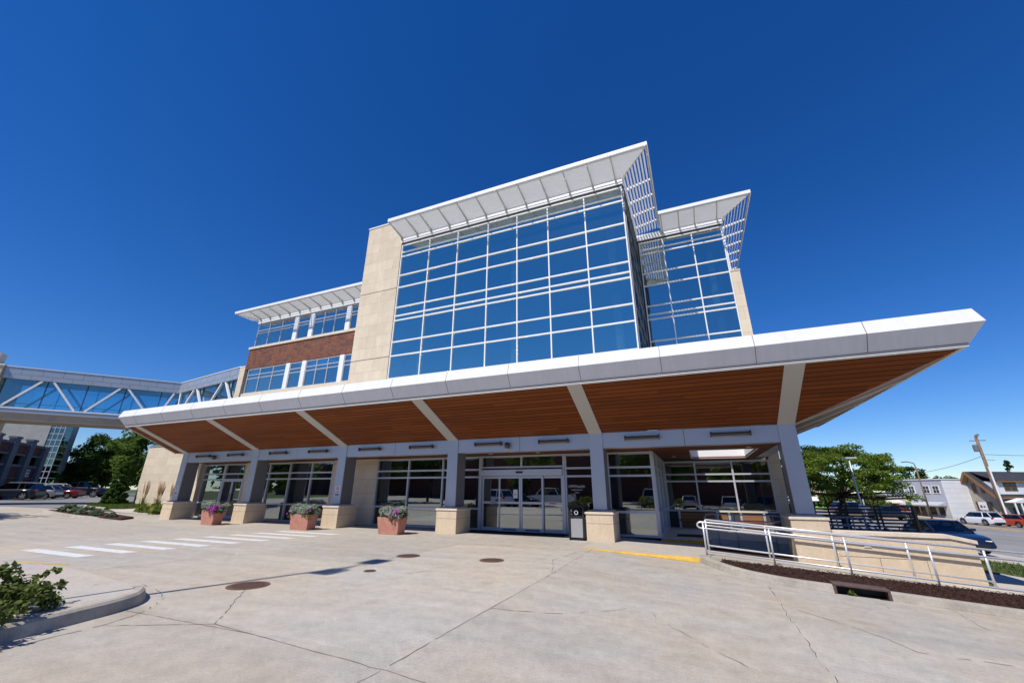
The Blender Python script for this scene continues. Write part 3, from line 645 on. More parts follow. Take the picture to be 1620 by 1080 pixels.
# brick wing behind the tower
WX = [-35.20,-33.68,-32.07,-30.54]; WX2 = [-30.02,-28.68]; WX3 = [-28.16,-27.02,-25.80,-24.60]; WX4 = [-24.08,-22.9,-21.7,-20.5]
mb = MB(); mb.box(-35.70,-17.8,22.80,23.2,11.62,13.50,MT['brick']); mb.box(-35.70,-17.8,22.80,23.2,5.45,9.13,MT['brick']); mb.build('brick_wall', clinic)
mb = MB(); mb.box(-35.76,-17.8,22.72,23.3,13.50,13.70,MT['cap']); mb.box(-35.40,-17.8,22.74,23.3,9.13,9.40,MT['cap']); mb.build('sill', clinic)
for zs in ([13.74,14.97,15.24,15.86],[9.44,10.72,11.05,11.56]):
    for i,xs_ in enumerate((WX,WX2,WX3,WX4)):
        curtain('window','y',22.88,xs_,zs,-1,mm=MT['alu'],wv=0.07,wh=0.06,d=0.06,seed=10+i)
    for xa,xb in ((-30.50,-30.06),(-28.64,-28.20),(-24.56,-24.12)):
        mb = MB(); mb.box(xa,xb,22.78,22.95,zs[0]-0.03,zs[-1]+0.05,MT['white']); mb.build('pilaster', clinic)
mb = MB()   # corner return of the wing
mb.box(-35.70,-35.5,23.21,34,11.62,13.5,MT['brick']); mb.build('brick_wall', clinic)
curtain('window','x',-35.22,[22.95,25,27,29],[13.74,14.97,15.24,15.86],-1,mm=MT['alu'],wv=0.06,wh=0.06,d=0.05,seed=21)
curtain('window','x',-35.22,[22.95,25,27,29],[9.44,10.72,11.05,11.56],-1,mm=MT['alu'],wv=0.06,wh=0.06,d=0.05,seed=22)

# ---- sunshades: tilted blades on brackets with a lip
def sunshade(name, y0, x_left, x_right, wrap_y, left_free=False, nb=9):
    """front run facing -y along wall y0, right run facing +x along x_right back to wrap_y"""
    ov = 1.38; zi, zo = 16.36, 16.60
    mb = MB(); 
    for k in range(nb):
        o_ = 0.06+(ov-0.13)*k/(nb-1); z_ = zi+0.04+(zo-zi)*o_/ov
        xl = x_left-(o_ if left_free else 0); hx = 0.08
        # front blade
        mb.obox(((xl+x_right+o_)/2, y0-o_, z_), ((x_right+o_-xl)/2,0,0), (0,-hx*0.42,hx*0.91), (0,0.007,0.004), MT['white'])
        if wrap_y: mb.obox((x_right+o_, (y0-o_+wrap_y)/2, z_), (0,(wrap_y-y0+o_)/2-0.08,0), (hx*0.42,0,hx*0.91), (-0.007,0,0.004), MT['white'])
        if left_free: mb.obox((x_left-o_, y0-o_/2+0.15, z_), (0,o_/2+0.15,0), (-hx*0.42,0,hx*0.91), (0.007,0,0.004), MT['white'])
    xl = x_left-(ov if left_free else 0)
    mb.box(xl,x_right+ov,y0-ov-0.04,y0-ov+0.02,zo+0.0,zo+0.20,MT['white'])
    if wrap_y: mb.box(x_right+ov-0.03,x_right+ov+0.02,y0-ov+0.021,wrap_y,zo+0.0,zo+0.12,MT['white'])
    sh = mb.build(name, clinic)
    def bracket(x, y, dx, dy):
        b = MB(); d = Vector((dx,dy,0)); s_ = Vector((-dy,dx,0)); p = Vector((x,y,0)); L = ov-0.03
        if abs(dx) > 0 and abs(dy) > 0: d *= 1; L = ov-0.03
        prof = [p+Vector((0,0,16.13)),p+d*0.10+Vector((0,0,16.13)),p+d*0.18+Vector((0,0,zi-0.06)),p+d*L+Vector((0,0,zo-0.02)),p+d*L+Vector((0,0,zo+0.06)),p+Vector((0,0,zi+0.06))]
        sn = s_.normalized()*0.022
        b.prism([q-sn for q in prof], sn*2, MT['arm'] if dy else MT['white']); b.build('bracket', sh)  # front brackets grey, side ones white: shade and sun put into the colour
    return sh, bracket
sh, bk = sunshade('sunshade', 17.22, -14.9, -1.47, 22.72)
for x in (-14.86,-13.72,-12.72,-11.46,-10.27,-9.05,-7.80,-6.60,-5.38,-4.16,-2.95,-1.80): bk(x, 17.22, 0, -1)
bk(-1.47, 17.22, 1, -1)
for y in (18.2,19.4,20.6,21.8): bk(-1.47, y, 1, 0)
sh, bk = sunshade('sunshade', 22.72, -0.05, 3.26, 34)
for x in (0.05,0.99,1.83,3.0): bk(x, 22.72, 0, -1)
bk(3.26, 22.72, 1, -1)
for y in (23.8,25,26.2,27.4,28.6,29.8): bk(3.26, y, 1, 0)
sh, bk = sunshade('sunshade', 22.72, -35.25, -17.9-1.38, None, left_free=True)
for k in range(13): bk(-34.9+1.225*k, 22.72, 0, -1)
bk(-35.25, 22.72, -1, -1)

# ---- ground floor: stone piers, storefronts, doors (plane y = 17.4)
for q in ((-29.54,-28.87,17.12,17.62,0,4.1),(-24.90,-23.40,17.36,17.62,0,3.6),(-17.90,-15.0,17.36,17.62,0,3.6)):
    mb = MB(); mb.box(*q,MT['stone']); mb.build('stone_wall', clinic)
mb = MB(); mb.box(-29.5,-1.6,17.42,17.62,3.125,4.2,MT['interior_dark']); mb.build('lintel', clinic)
ZS = [0.05, 0.87, 2.20, 2.52, 3.07]
def shop(xs_, zs=ZS, seed=1): return curtain('storefront_window','y',17.42,xs_,zs,-1,mm=MT['alu'],gm=MT['shopglass'],wv=0.075,wh=0.075,d=0.07,seed=seed,jit=0.002)
shop([-28.83,-26.87],seed=31); 
curtain('storefront_window','y',17.42,[-26.79,-24.95],[2.20,2.52,3.07],-1,mm=MT['alu'],gm=MT['shopglass'],wv=0.075,wh=0.075,d=0.07,seed=32)
shop([-23.36,-22.85,-21.19,-19.50,-17.95],seed=33)
shop([-14.95,-13.0,-11.03,-9.98,-9.06],seed=34)
curtain('storefront_window','y',17.42,[-8.98,-7.02,-5.10],[2.60,3.07],-1,mm=MT['alu'],gm=MT['shopglass'],wv=0.075,wh=0.075,d=0.07,seed=35)
sidelite = shop([-5.02,-3.42],seed=36)
shop([-3.25,-1.56],seed=37)
curtain('storefront_window','x',-1.53,[17.46,19.2,21.0,22.80],ZS,1,mm=MT['alu'],gm=MT['shopglass'],wv=0.075,wh=0.075,d=0.07,seed=38)
curtain('storefront_window','y',22.9,[-1.45,-0.04,1.60,3.14],[0.76,2.09,2.41,3.0],-1,mm=MT['alu'],gm=MT['shopglass'],wv=0.075,wh=0.075,d=0.07,seed=39,jit=0.003)
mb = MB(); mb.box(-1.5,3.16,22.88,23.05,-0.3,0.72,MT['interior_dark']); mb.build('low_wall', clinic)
# pale blinds low behind two panes
mb = MB(); mb.box(-22.75,-21.4,17.55,17.57,0.1,0.83,MT['blue_film']); mb.box(-2.55,-1.62,17.55,17.57,0.1,0.83,MT['blue_film']); mb.build('blind', clinic)
def leaf_door(name, x0, x1, z1, y, mid=None, handle=None):
    b = MB(); w_ = 0.07
    b.box(x0,x0+w_,y-0.045,y,0.02,z1,MT['alu']); b.box(x1-w_,x1,y-0.045,y,0.02,z1,MT['alu'])
    for z0_,z1_ in ((0.02,0.16),(z1-0.09,z1))+(((mid-0.045,mid+0.045),) if mid else ()): b.box(x0+w_+0.001,x1-w_-0.001,y-0.043,y,z0_,z1_,MT['alu'])
    d = b.build(name, clinic)
    g = MB(); g.add([(x0+w_,y-0.02,0.16),(x1-w_,y-0.02,0.16),(x1-w_,y-0.02,z1-0.09),(x0+w_,y-0.02,z1-0.09)],[(0,1,2,3)],MT['shopglass']); g.build('glass', d, fixn=False)
    if handle is not None:
        b = MB(); b.tube([(handle,y-0.045,0.95),(handle,y-0.11,0.97),(handle,y-0.11,1.35),(handle,y-0.045,1.37)],0.016,MT['darkmetal'],8); b.build('handle', d)
    return d
leaf_door('door',-26.75,-25.89,2.16,17.40,None,-25.97); leaf_door('door',-25.88,-25.0,2.16,17.40,None,-25.80)
mb = MB(); mb.box(-26.83,-26.76,17.34,17.45,0,2.16,MT['alu']); mb.box(-24.99,-24.92,17.34,17.45,0,2.16,MT['alu']); mb.build('door_frame', clinic)
# automatic sliding entrance
mb = MB(); mb.box(-9.02,-8.92,17.30,17.46,0,2.56,MT['alu']); mb.box(-5.14,-5.06,17.30,17.46,0,2.56,MT['alu']); fr = mb.build('door_frame', clinic)
mb = MB(); mb.box(-8.92,-5.14,17.22,17.40,2.235,2.50,MT['alu']); hd = mb.build('door_header', clinic, bevel=0.01)
mb = MB(); mb.box(-7.2,-6.9,17.16,17.218,2.34,2.41,MT['black']); mb.build('sensor', hd)
s1 = leaf_door('sliding_door',-8.90,-8.00,2.22,17.40,1.14); s2 = leaf_door('sliding_door',-8.06,-7.03,2.22,17.33,1.14)
s3 = leaf_door('sliding_door',-7.02,-6.00,2.22,17.33,1.14); s4 = leaf_door('sliding_door',-6.06,-5.16,2.22,17.40,1.14)
for d_,x_ in ((s2,-7.55),(s3,-6.5)):
    b = MB(); b.box(x_-0.32,x_+0.32,17.2835,17.2849,0.06,0.12,MT['signink']); b.build('door_label', d_)
for d_,x_ in ((s1,-8.3),(s4,-5.6)):
    b = MB(); b.box(x_-0.15,x_+0.15,17.3535,17.3549,1.115,1.155,MT['signred']); b.build('door_label', d_)
b = MB(); b.box(-7.37,-7.17,17.300,17.308,1.32,1.67,MT['signwhite']); b.box(-7.31,-7.25,17.2985,17.2995,1.45,1.5,MT['signred']); b.build('door_notice', s2)
mb = MB(); mb.box(-9.3,-4.9,16.3,17.3,0.003,0.012,MT['mat_dark']); mb.build('door_mat', clinic)
# lettering on the side light
text('lettering','UWHealth',0.155,(-4.57,17.335,1.80),MT['signwhite'],sidelite); text('lettering','1102 S Park St',0.078,(-4.57,17.335,1.665),MT['signwhite'],sidelite); text('lettering','Clinic',0.078,(-4.57,17.335,1.565),MT['signwhite'],sidelite)
# floors, ceilings, inner walls, inner columns
mb = MB()
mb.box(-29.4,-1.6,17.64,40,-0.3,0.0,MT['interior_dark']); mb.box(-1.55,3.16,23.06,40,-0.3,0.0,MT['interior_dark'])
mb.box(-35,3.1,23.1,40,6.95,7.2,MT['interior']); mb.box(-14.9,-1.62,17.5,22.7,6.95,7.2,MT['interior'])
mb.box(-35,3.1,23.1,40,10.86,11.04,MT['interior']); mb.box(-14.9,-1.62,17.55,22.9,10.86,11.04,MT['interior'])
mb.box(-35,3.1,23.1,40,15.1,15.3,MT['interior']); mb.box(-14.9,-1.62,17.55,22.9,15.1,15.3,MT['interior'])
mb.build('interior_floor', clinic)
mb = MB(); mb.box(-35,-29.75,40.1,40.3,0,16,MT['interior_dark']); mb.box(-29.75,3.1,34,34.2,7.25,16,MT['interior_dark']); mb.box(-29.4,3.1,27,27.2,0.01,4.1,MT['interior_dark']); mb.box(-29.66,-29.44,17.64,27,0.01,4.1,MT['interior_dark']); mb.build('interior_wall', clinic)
mb = MB(); mb.box(-29.4,-1.6,17.64,27,3.15,3.25,MT['ceiling']); mb.box(-1.55,3.1,23.06,27,3.15,3.25,MT['ceiling']); mb.build('interior_ceiling', clinic)
for x in (-14.0,-8.0,-2.5):
    for z0,z1 in ((7.2,10.85),(11.05,15.09)):
        b = MB(); b.lathe([(0.2,z0),(0.2,z1)],(x,18.9,0),MT['ceiling'],16); b.build('interior_column', clinic, smooth=False)
for x,y in ((2.4,24.0),(-34.2,24.2)):
    for z0,z1 in ((7.2,10.85),(11.05,15.09)):
        b = MB(); b.lathe([(0.2,z0),(0.2,z1)],(x,y,0),MT['ceiling'],16); b.build('interior_column', clinic)
for x in (-27.0,-20.8,-12.6,-8.4): 
    b = MB(); b.lathe([(0.25,0),(0.25,3.14)],(x,19.4,0),MT['interior'],16); b.build('interior_column', clinic)

# ---- canopy: columns, beam, soffit, arms, fascia
CX = [-28.47,-22.27,-16.02,-9.78,-3.56,2.62]
for x in CX:
    b = MB(); b.box(x,x+0.49,15.70,15.75,1.0,3.69,MT['column']); b.box(x+0.01,x+0.48,15.752,16.45,0.99,3.69,MT['column_side']); c_ = b.build('column', clinic, bevel=0.006)
    px0 = x-0.23; zb = h(x)-0.3
    b = MB(); b.box(px0,px0+0.95,15.45,16.62,zb,0.86,MT['stone_plain']); pl = b.build('plinth', c_, bevel=0.01)
    b = MB(); b.box(px0-0.0015,px0+0.9515,15.4485,16.6215,0.555,0.563,MT['crack']); b.build('joint', pl)
    b = MB(); b.prism([(px0-0.03,15.42,0.86),(px0+0.98,15.42,0.86),(px0+0.98,15.42,0.93),(px0-0.03,15.42,0.93)],(0,1.23,0),MT['cap']); b.prism([(px0+0.0,15.46,0.932),(px0+0.95,15.46,0.932),(px0+0.95-0.1,15.6,0.99),(px0+0.1,15.6,0.99)],(0,0.9,0),MT['cap']); b.build('plinth_cap', pl, bevel=0.008)
mb = MB()
for i in range(5):
    a, b_ = CX[i]+0.492, CX[i+1]-0.002; m_ = (a+b_)/2
    mb.box(a,m_-0.008,15.74,16.2,3.13,3.685,MT['beam']); mb.box(m_+0.008,b_,15.74,16.2,3.13,3.685,MT['beam']); mb.box(m_-0.008,m_+0.008,15.76,16.18,3.14,3.68,MT['darkmetal'])
mb.box(2.66,3.08,16.46,22.78,3.13,3.685,MT['column'])
mb.build('beam', clinic)
YI, ZI, YO, ZO = 15.70, 3.69, 12.80, 4.95; XR, XRO, XL = 3.11, 6.41, -29.3; YEND = 26.6
can = MB()
def P3(o_, z): return None
prof = [(0.0,4.955),(0.0,4.985),(0.03,5.0),(0.31,5.42),(0.20,5.79),(-0.15,5.80)]
path = lambda o_: [(XL-o_,17.2),(XL-o_,YO-o_),(XRO+o_,YO-o_),(XRO+o_,YEND)]
rows = [[(x,y,z) for x,y in path(o_)] for o_,z in prof]
for i in range(len(prof)-1):
    for k in range(1,3):
        a,b_,c_,d_ = rows[i][k],rows[i][k+1],rows[i+1][k+1],rows[i+1][k]
        can.add([a,b_,c_,d_],[(0,1,2,3)],MT['fascia'])
# left end plate and rear end plate
can.add([(XL,YI+1.6,3.69),(XL,YI,3.69),(XL,YO,4.955)]+[(XL-o_*0.2,YO-o_,z) for o_,z in prof[1:]]+[(XL,YI+1.6,4.6)],[tuple(range(9))],MT['fascia'])
can.add([(XR,YEND,ZI),(XRO,YEND,4.955)]+[(XRO+o_,YEND,z) for o_,z in prof[1:]]+[(XR,YEND,4.6)],[tuple(range(8))],MT['fascia'])
# roof surfaces
can.add([(XL,YO+0.15,5.80),(XRO-0.15,YO+0.15,5.80),(XR,YI+0.3,4.60),(XL,YI+0.3,4.60)],[(0,1,2,3)],MT['white'])
can.add([(XRO-0.15,YO+0.15,5.80),(XRO-0.15,YEND,5.80),(XR,YEND,4.60),(XR,YI+0.3,4.60)],[(0,1,2,3)],MT['white'])
for x0,x1,y0,y1 in ((XL,-1.53,16.0,17.5),(-1.53,-0.15,16.0,22.8),(2.22,XR,16.0,22.8),(-0.15,2.22,16.0,17.92),(-0.15,2.22,22.55,22.8)):
    can.add([(x0,y0,4.595),(x1,y0,4.595),(x1,y1,4.595),(x0,y1,4.595)],[(0,1,2,3)],MT['white'])
canopy = can.build('canopy', clinic, fixn=False)
seam = MB()
for x in [-28.1+2.505*k for k in range(14)]:
    for (o1,z1),(o2,z2) in ((prof[2],prof[3]),(prof[3],prof[4])):
        nx = Vector((0,-(z2-z1),-(o2-o1)*-1)); a = Vector((x,YO-o1,z1)); b_ = Vector((x,YO-o2,z2)); d = (b_-a).normalized(); nn = Vector((1,0,0)).cross(d)
        if nn.y > 0: nn = -nn
        seam.obox((a+b_)/2+nn*0.001, (0.007,0,0), d*((b_-a).length/2), nn*0.002, MT['darkmetal'])
seam.box(XL,XRO,YO-0.04,YO-0.004,4.986,4.998,MT['darkmetal'])
seam.build('panel_seam', canopy)
sf = MB()
yw = lambda y: ZI+(YI-y)/(YI-YO)*(ZO-ZI)
XH = XR+(XRO-XR)
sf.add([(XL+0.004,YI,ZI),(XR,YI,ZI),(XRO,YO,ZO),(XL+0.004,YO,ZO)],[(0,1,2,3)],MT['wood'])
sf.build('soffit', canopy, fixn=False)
sf = MB(); sf.add([(XR,YI,ZI),(XR,YEND,ZI),(XRO,YEND,ZO),(XRO,YO,ZO)],[(0,1,2,3)],MT['wood_side_lit']); sf.build('soffit', canopy, fixn=False)
sf = MB(); sf.box(XL,XRO,YO+0.0,YO+0.16,0,0.02,MT['fascia'])
sv = MB()
def soffit_strip(a, b_, c_, d_, m_, parent=canopy, name='arm', t=0.035):
    b = MB(); n_ = (Vector(b_)-Vector(a)).cross(Vector(d_)-Vector(a)).normalized()
    if n_.z > 0: n_ = -n_
    q = [Vector(p)+n_*0.001 for p in (a,b_,c_,d_)]; b.prism(q, n_*t, m_); b.build(name, parent)
for x in CX: soffit_strip((x,YI-0.005,yw(YI-0.005)),(x+0.49,YI-0.005,yw(YI-0.005)),(x+0.49,YO+0.07,yw(YO+0.07)),(x,YO+0.07,yw(YO+0.07)),MT['arm'])
soffit_strip((XL,YO+0.07,yw(YO+0.07)),(XRO-0.06,YO+0.07,yw(YO+0.07)),(XRO,YO,ZO),(XL,YO,ZO),MT['fascia'],name='soffit_edge',t=0.03)
xw = lambda x: ZI+(x-XR)/(XRO-XR)*(ZO-ZI)
for y in (15.72,19.2,22.8): soffit_strip((XR+0.005,y,xw(XR)),(XR+0.005,y+0.48,xw(XR)),(XRO-0.22,y+0.48,xw(XRO-0.22)),(XRO-0.22,y,xw(XRO-0.22)),MT['arm'])
soffit_strip((XRO-0.2,YO+0.18,xw(XRO-0.2)),(XRO-0.2,YEND,xw(XRO-0.2)),(XRO,YEND,ZO),(XRO,YO,ZO),MT['fascia'],name='soffit_edge',t=0.03)
soffit_strip((XL+0.002,YI,ZI),(XL+0.10,YI,ZI),(XL+0.10,YO+0.07,yw(YO+0.07)),(XL+0.002,YO+0.07,yw(YO+0.07)),MT['arm'],name='soffit_edge',t=0.03)
# flat ceilings behind the beam, porch ceiling with skylight
mb = MB()
for x0,x1,y0,y1 in ((-28.4,-1.53,15.76,17.40),(-1.53,-0.1,15.76,22.86),(2.2,3.1,15.76,22.86),(-0.1,2.2,15.76,17.95),(-0.1,2.2,22.5,22.86)):
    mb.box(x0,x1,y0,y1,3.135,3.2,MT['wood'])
pc = mb.build('porch_ceiling', canopy)
mb = MB()
mb.box(-0.14,-0.1,17.95,22.5,3.12,4.62,MT['white']); mb.box(2.2,2.24,17.95,22.5,3.12,4.62,MT['white']); mb.box(-0.14,2.24,17.91,17.949,3.12,4.62,MT['white']); mb.box(-0.14,2.24,22.501,22.54,3.12,4.62,MT['white'])
mb.build('skylight_well', pc)
for x,y in ((-0.85,20.9),(1.85,17.2),(-6.0,16.7),(-8.2,16.7)):
    b = MB(); b.lathe([(0.09,-0.012),(0.09,0.0)],(x,y,3.135),MT['white'],20); b.build('downlight', pc)
# porch floor with yellow edge, side wall of the planter
mb = MB(); mb.box(-1.5,3.15,17.35,22.87,-0.35,0.02,MT['walk']); fl = mb.build('porch_floor', clinic)
mb = MB(); mb.box(-1.45,0.12,17.30,17.349,-0.25,0.0,MT['step_yellow']); mb.build('step_edge', fl)
mb = MB(); mb.box(-1.0,0.0,18.2,19.2,0.022,0.03,MT['mat_dark']); mb.build('door_mat', fl)

# ---------------------------------------------------------------- wall lights, signs, planters, bin
LC = [-26.35,-23.55,-20.17,-17.34,-14.05,-11.13,-7.80,-4.96,-1.63,1.22]
where = ['over the glass double door, leftmost of all','between the first and second columns, beside the second','just right of the second column','just left of the third column','just right of the third column, above bare stone','just left of the fourth column','above the left half of the sliding doors','above the right half of the sliding doors','just right of the fifth column','near the right end of the beam, over the porch']
tl = thing('wall_light','bronze tube light on the beam '+where[0],'wall light',(0,0,0),0,'tube lights along the canopy beam')
b = MB(); b.tube([(-0.56,-0.13,0),(0.56,-0.13,0)],0.055,MT['bronze'],12); b.build('tube', tl)
b = MB(); b.add([(-0.55,-0.165,-0.047),(0.55,-0.165,-0.047),(0.55,-0.095,-0.047),(-0.55,-0.095,-0.047)],[(0,1,2,3)],MT['lens']); b.build('lens', tl)
for s_ in (-1,1):
    b = MB(); b.tube([(s_*0.56,-0.13,0),(s_*0.61,-0.13,0)],0.085,MT['bronze'],14); b.box(min(s_*0.57,s_*0.61),max(s_*0.57,s_*0.61),-0.13,0.0,-0.03,0.03,MT['bronze']); b.build('bracket', tl)
for i,x in enumerate(LC):
    o = tl if i == 0 else copy_tree(tl)
    o.location = (x, 15.739, 3.44); o['label'] = 'bronze tube light on the beam '+where[i]
def flood(x, label):
    t = thing('flood_light', label, 'flood light', (x,15.739,3.33))
    b = MB(); b.lathe([(0.02,0.0),(0.085,0.03),(0.11,0.12),(0.10,0.2),(0.06,0.25)],(x,15.62,3.22),MT['bronze'],14); b.build('housing', t, smooth=True)
    b = MB(); b.lathe([(0.02,-0.02),(0.075,0.012)],(x,15.60,3.215),MT['lens'],14); b.build('lens', t)
    b = MB(); b.box(x-0.04,x+0.04,15.62,15.739,3.3,3.4,MT['bronze']); b.build('bracket', t)
flood(-25.4,'small bronze flood lamp beside the leftmost tube light'); flood(-6.93,'small bronze flood lamp between the two tube lights above the sliding doors')
def nosmoke(x, label):
    t = thing('no_smoking_sign', label, 'sign', (x,15.69,1.58)); y = 15.695
    b = MB(); b.box(x-0.15,x+0.15,y,y+0.004,1.36,1.81,MT['signwhite']); b.build('plate', t)
    b = MB(); n = 28; c = (x,1.70)
    ring = [(c[0]+r_*math.cos(6.2832*k/n), y-0.002, c[1]+r_*math.sin(6.2832*k/n)) for r_ in (0.085,0.066) for k in range(n)]
    b.add(ring,[(k,(k+1)%n,n+(k+1)%n,n+k) for k in range(n)],MT['signred']); b.obox((x,y-0.0028,1.70),(0.052,0,-0.052),(0,0.0005,0),(0.007,0,0.007),MT['signred']); b.build('ban_ring', t, fixn=False)
    b = MB(); b.box(x-0.05,x+0.045,y-0.0012,y-0.0004,1.69,1.706,MT['signink']); b.box(x-0.10,x+0.10,y-0.0012,y-0.0002,1.565,1.578,MT['signink']); b.box(x-0.11,x+0.11,y-0.0012,y-0.0002,1.53,1.54,MT['signink']); b.box(x-0.11,x+0.11,y-0.0012,y-0.0002,1.50,1.51,MT['signink']); b.box(x-0.12,x+0.12,y-0.0012,y-0.0002,1.385,1.455,MT['signink']); b.build('print', t)
nosmoke(-28.22,'white no smoking sign on the leftmost column'); nosmoke(-15.76,'white no smoking sign on the third column from the left')

def planter(x, y, w_, label, fl, seed, purple):
    r_ = random.Random(seed)
    t = thing('planter', label, 'planter', (x,y,0))
    b = MB(); hw, hb, H_ = w_/2+0.03, w_/2-0.05, 0.62; vw, vb = 0.27, 0.22
    outer0 = [(x-hb,y-vb,0),(x+hb,y-vb,0),(x+hb,y+vb,0),(x-hb,y+vb,0)]; outer1 = [(x-hw,y-vw,H_),(x+hw,y-vw,H_),(x+hw,y+vw,H_),(x-hw,y+vw,H_)]
    i1 = [(x-hw+0.05,y-vw+0.05,H_),(x+hw-0.05,y-vw+0.05,H_),(x+hw-0.05,y+vw-0.05,H_),(x-hw+0.05,y+vw-0.05,H_)]; i0 = [(p[0],p[1],H_-0.1) for p in i1]
    b.add(outer0+outer1+i1+i0,[(3,2,1,0)]+[(k,(k+1)%4,4+(k+1)%4,4+k) for k in range(4)]+[(4+k,4+(k+1)%4,8+(k+1)%4,8+k) for k in range(4)]+[(8+k,8+(k+1)%4,12+(k+1)%4,12+k) for k in range(4)],MT['terracotta']); b.build('pot', t, bevel=0.012)
    b = MB(); b.box(x-hw+0.05,x+hw-0.05,y-vw+0.05,y+vw-0.05,H_-0.1,H_-0.06,MT['mulch']); b.build('soil', t)
    s_ = thing('silver_foliage_plant', fl[0], 'plant', (x,y,H_-0.06))
    cl = [(x+r_.uniform(-1,1)*hw*0.95,y+r_.uniform(-1,1)*vw*0.95,H_+0.06+r_.uniform(0.0,0.24),0.17,0.17,0.13,110) for _ in range(40)]
    leaves('foliage', cl, MT['leaf_silver'], 0.05, s_, seed, up=0.6, aspect=2.6)
    p_ = thing('petunia', fl[1], 'flower', (x+hw*0.5,y-vw*0.6,H_))
    fl_ = []; lf = []
    for _ in range(46):
        if purple == 'right' : cx_, cy_ = x+r_.uniform(0.2,1.08)*hw, y+r_.uniform(-1.15,0.5)*vw
        elif purple == 'few': cx_, cy_ = x+r_.choice((-1,1))*r_.uniform(0.55,1.08)*hw, y-r_.uniform(0.3,1.15)*vw
        else: cx_, cy_ = x+r_.choice((-1,1,1))*r_.uniform(0.7,1.12)*hw, y-r_.uniform(0.4,1.15)*vw
        edge = max(abs(cx_-x)/hw,abs(cy_-y)/vw)
        cz_ = H_+0.06+r_.uniform(0,0.14)-(0.24*r_.random() if edge > 1 else 0)
        fl_.append((cx_,cy_,cz_)); lf.append((cx_,cy_,cz_-0.02,0.08,0.08,0.06,14))
    leaves('foliage', lf, MT['leaf_mid'], 0.04, p_, seed+3)
    b = MB()
    for q in fl_[:(18 if purple == 'few' else 44)]:
        d = Vector((r_.uniform(-.5,.5),-0.8,r_.uniform(0,0.9))).normalized(); a_ = d.orthogonal().normalized(); c_ = d.cross(a_); q = Vector(q)+d*0.13; R_ = r_.uniform(0.042,0.062)
        ring = [q+(a_*math.cos(k*1.2566)+c_*math.sin(k*1.2566))*R_+d*0.012 for k in range(5)]
        b.add([q-d*0.015]+ring,[(0,k+1,(k+1)%5+1) for k in range(5)],MT['petal'])
    for _ in range(6):
        q = Vector((x+r_.uniform(-.6,.6)*hw,y-r_.uniform(0,.5)*vw,H_+0.26)); 
        b.add([q+Vector((0.035*math.cos(k),0.035*math.sin(k),0.02*(k%2))) for k in range(6)],[tuple(range(6))],MT['petal_red'])
    b.build('blossom', p_, fixn=False)
planter(-22.2,14.28,0.95,'oblong terracotta planter in front of the second plinth, farthest from the doors',('silver leaved plant filling the planter before the second plinth','purple petunias spilling over the right edge of the leftmost planter'),11,'right')
planter(-16.1,14.33,1.08,'oblong terracotta planter in front of the third plinth, middle of the three',('silver leaved plant filling the planter before the third plinth','few purple petunias at both edges of the middle planter'),12,'few')
planter(-11.38,14.42,1.02,'oblong terracotta planter left of the fourth plinth, nearest the sliding doors',('silver leaved plant filling the planter nearest the sliding doors','purple petunias hanging over the right corner of the planter nearest the doors'),13,'right')
# litter bin
t = thing('litter_bin','black framed litter bin with perforated steel sides beside the plinth right of the doors','bin',(-4.12,15.75,0))
x0,x1,y0,y1 = -4.42,-3.85,15.45,16.0; zb = -0.02
b = MB()
for x in (x0,x1-0.06):
    for y in (y0,y1-0.06): b.box(x,x+0.06,y,y+0.06,zb,1.08,MT['black'])
b.box(x0,x1,y0+0.0,y1,zb+0.02,zb+0.07,MT['black']); b.box(x0+0.061,x1-0.061,y0,y1,0.72,0.80,MT['black']); b.build('frame', t)
b = MB(); b.box(x0+0.075,x1-0.075,y0+0.01,y0+0.03,0.09,0.70,MT['perf']); b.box(x1-0.03,x1-0.012,y0+0.075,y1-0.075,0.09,0.70,MT['perf']); b.box(x0+0.012,x0+0.03,y0+0.075,y1-0.075,0.09,0.70,MT['perf']); b.build('side_panel', t)
b = MB(); b.prism([(x0-0.02,y0-0.02,1.08),(x1+0.02,y0-0.02,1.08),(x1+0.02,y1+0.02,1.08),(x0-0.02,y1+0.02,1.08)],(0,0,0.05),MT['black']); b.box(x0+0.061,x1-0.061,y1-0.05,y1-0.02,0.8,1.079,MT['black']); b.build('hood', t, bevel=0.01)
b = MB(); n = 20
ring = [(-4.135+r_*math.cos(6.2832*k/n), y0-0.003, 0.90+0.0+r_*math.sin(6.2832*k/n)) for r_ in (0.07,0.05) for k in range(n)]
b.add(ring,[(k,(k+1)%n,n+(k+1)%n,n+k) for k in range(n)],MT['signwhite']); b.build('emblem', t, fixn=False)

# ---------------------------------------------------------------- ramp, rails, planter wall
def rampz(x): return -0.075-0.081*x if x < 6 else -0.56-0.06*(x-6)
mb = MB(); P = [(-0.1,13.86),(6.6,13.86),(6.6,15.3),(-0.1,15.3)]
n = 8
for i in range(n):
    xa, xb = -0.1+6.9*i/n, -0.1+6.9*(i+1)/n
    mb.add([(xa,13.86,-1.0),(xb,13.86,-1.0),(xb,13.86,rampz(xb)),(xa,13.86,rampz(xa)),(xa,15.44,rampz(xa)),(xb,15.44,rampz(xb))],[(0,1,2,3),(3,2,5,4)],MT['walk'])
mb.add([(-0.1,13.86,-1),(-0.1,13.86,rampz(0)),(-0.1,15.44,rampz(0)),(-0.1,15.44,-1)],[(0,1,2,3)],MT['walk'])
structure(mb.build('ramp', fixn=False))
mb = MB(); mb.box(-0.22,0.05,13.42,13.86,-0.3,-0.035,MT['kerb']); structure(mb.build('kerb_block', bevel=0.02))
def wall_tops(): pass
t = thing('planter_wall','long tan stone wall stepping down to the right behind the ramp rails','wall',(4.4,15.6,-0.4))
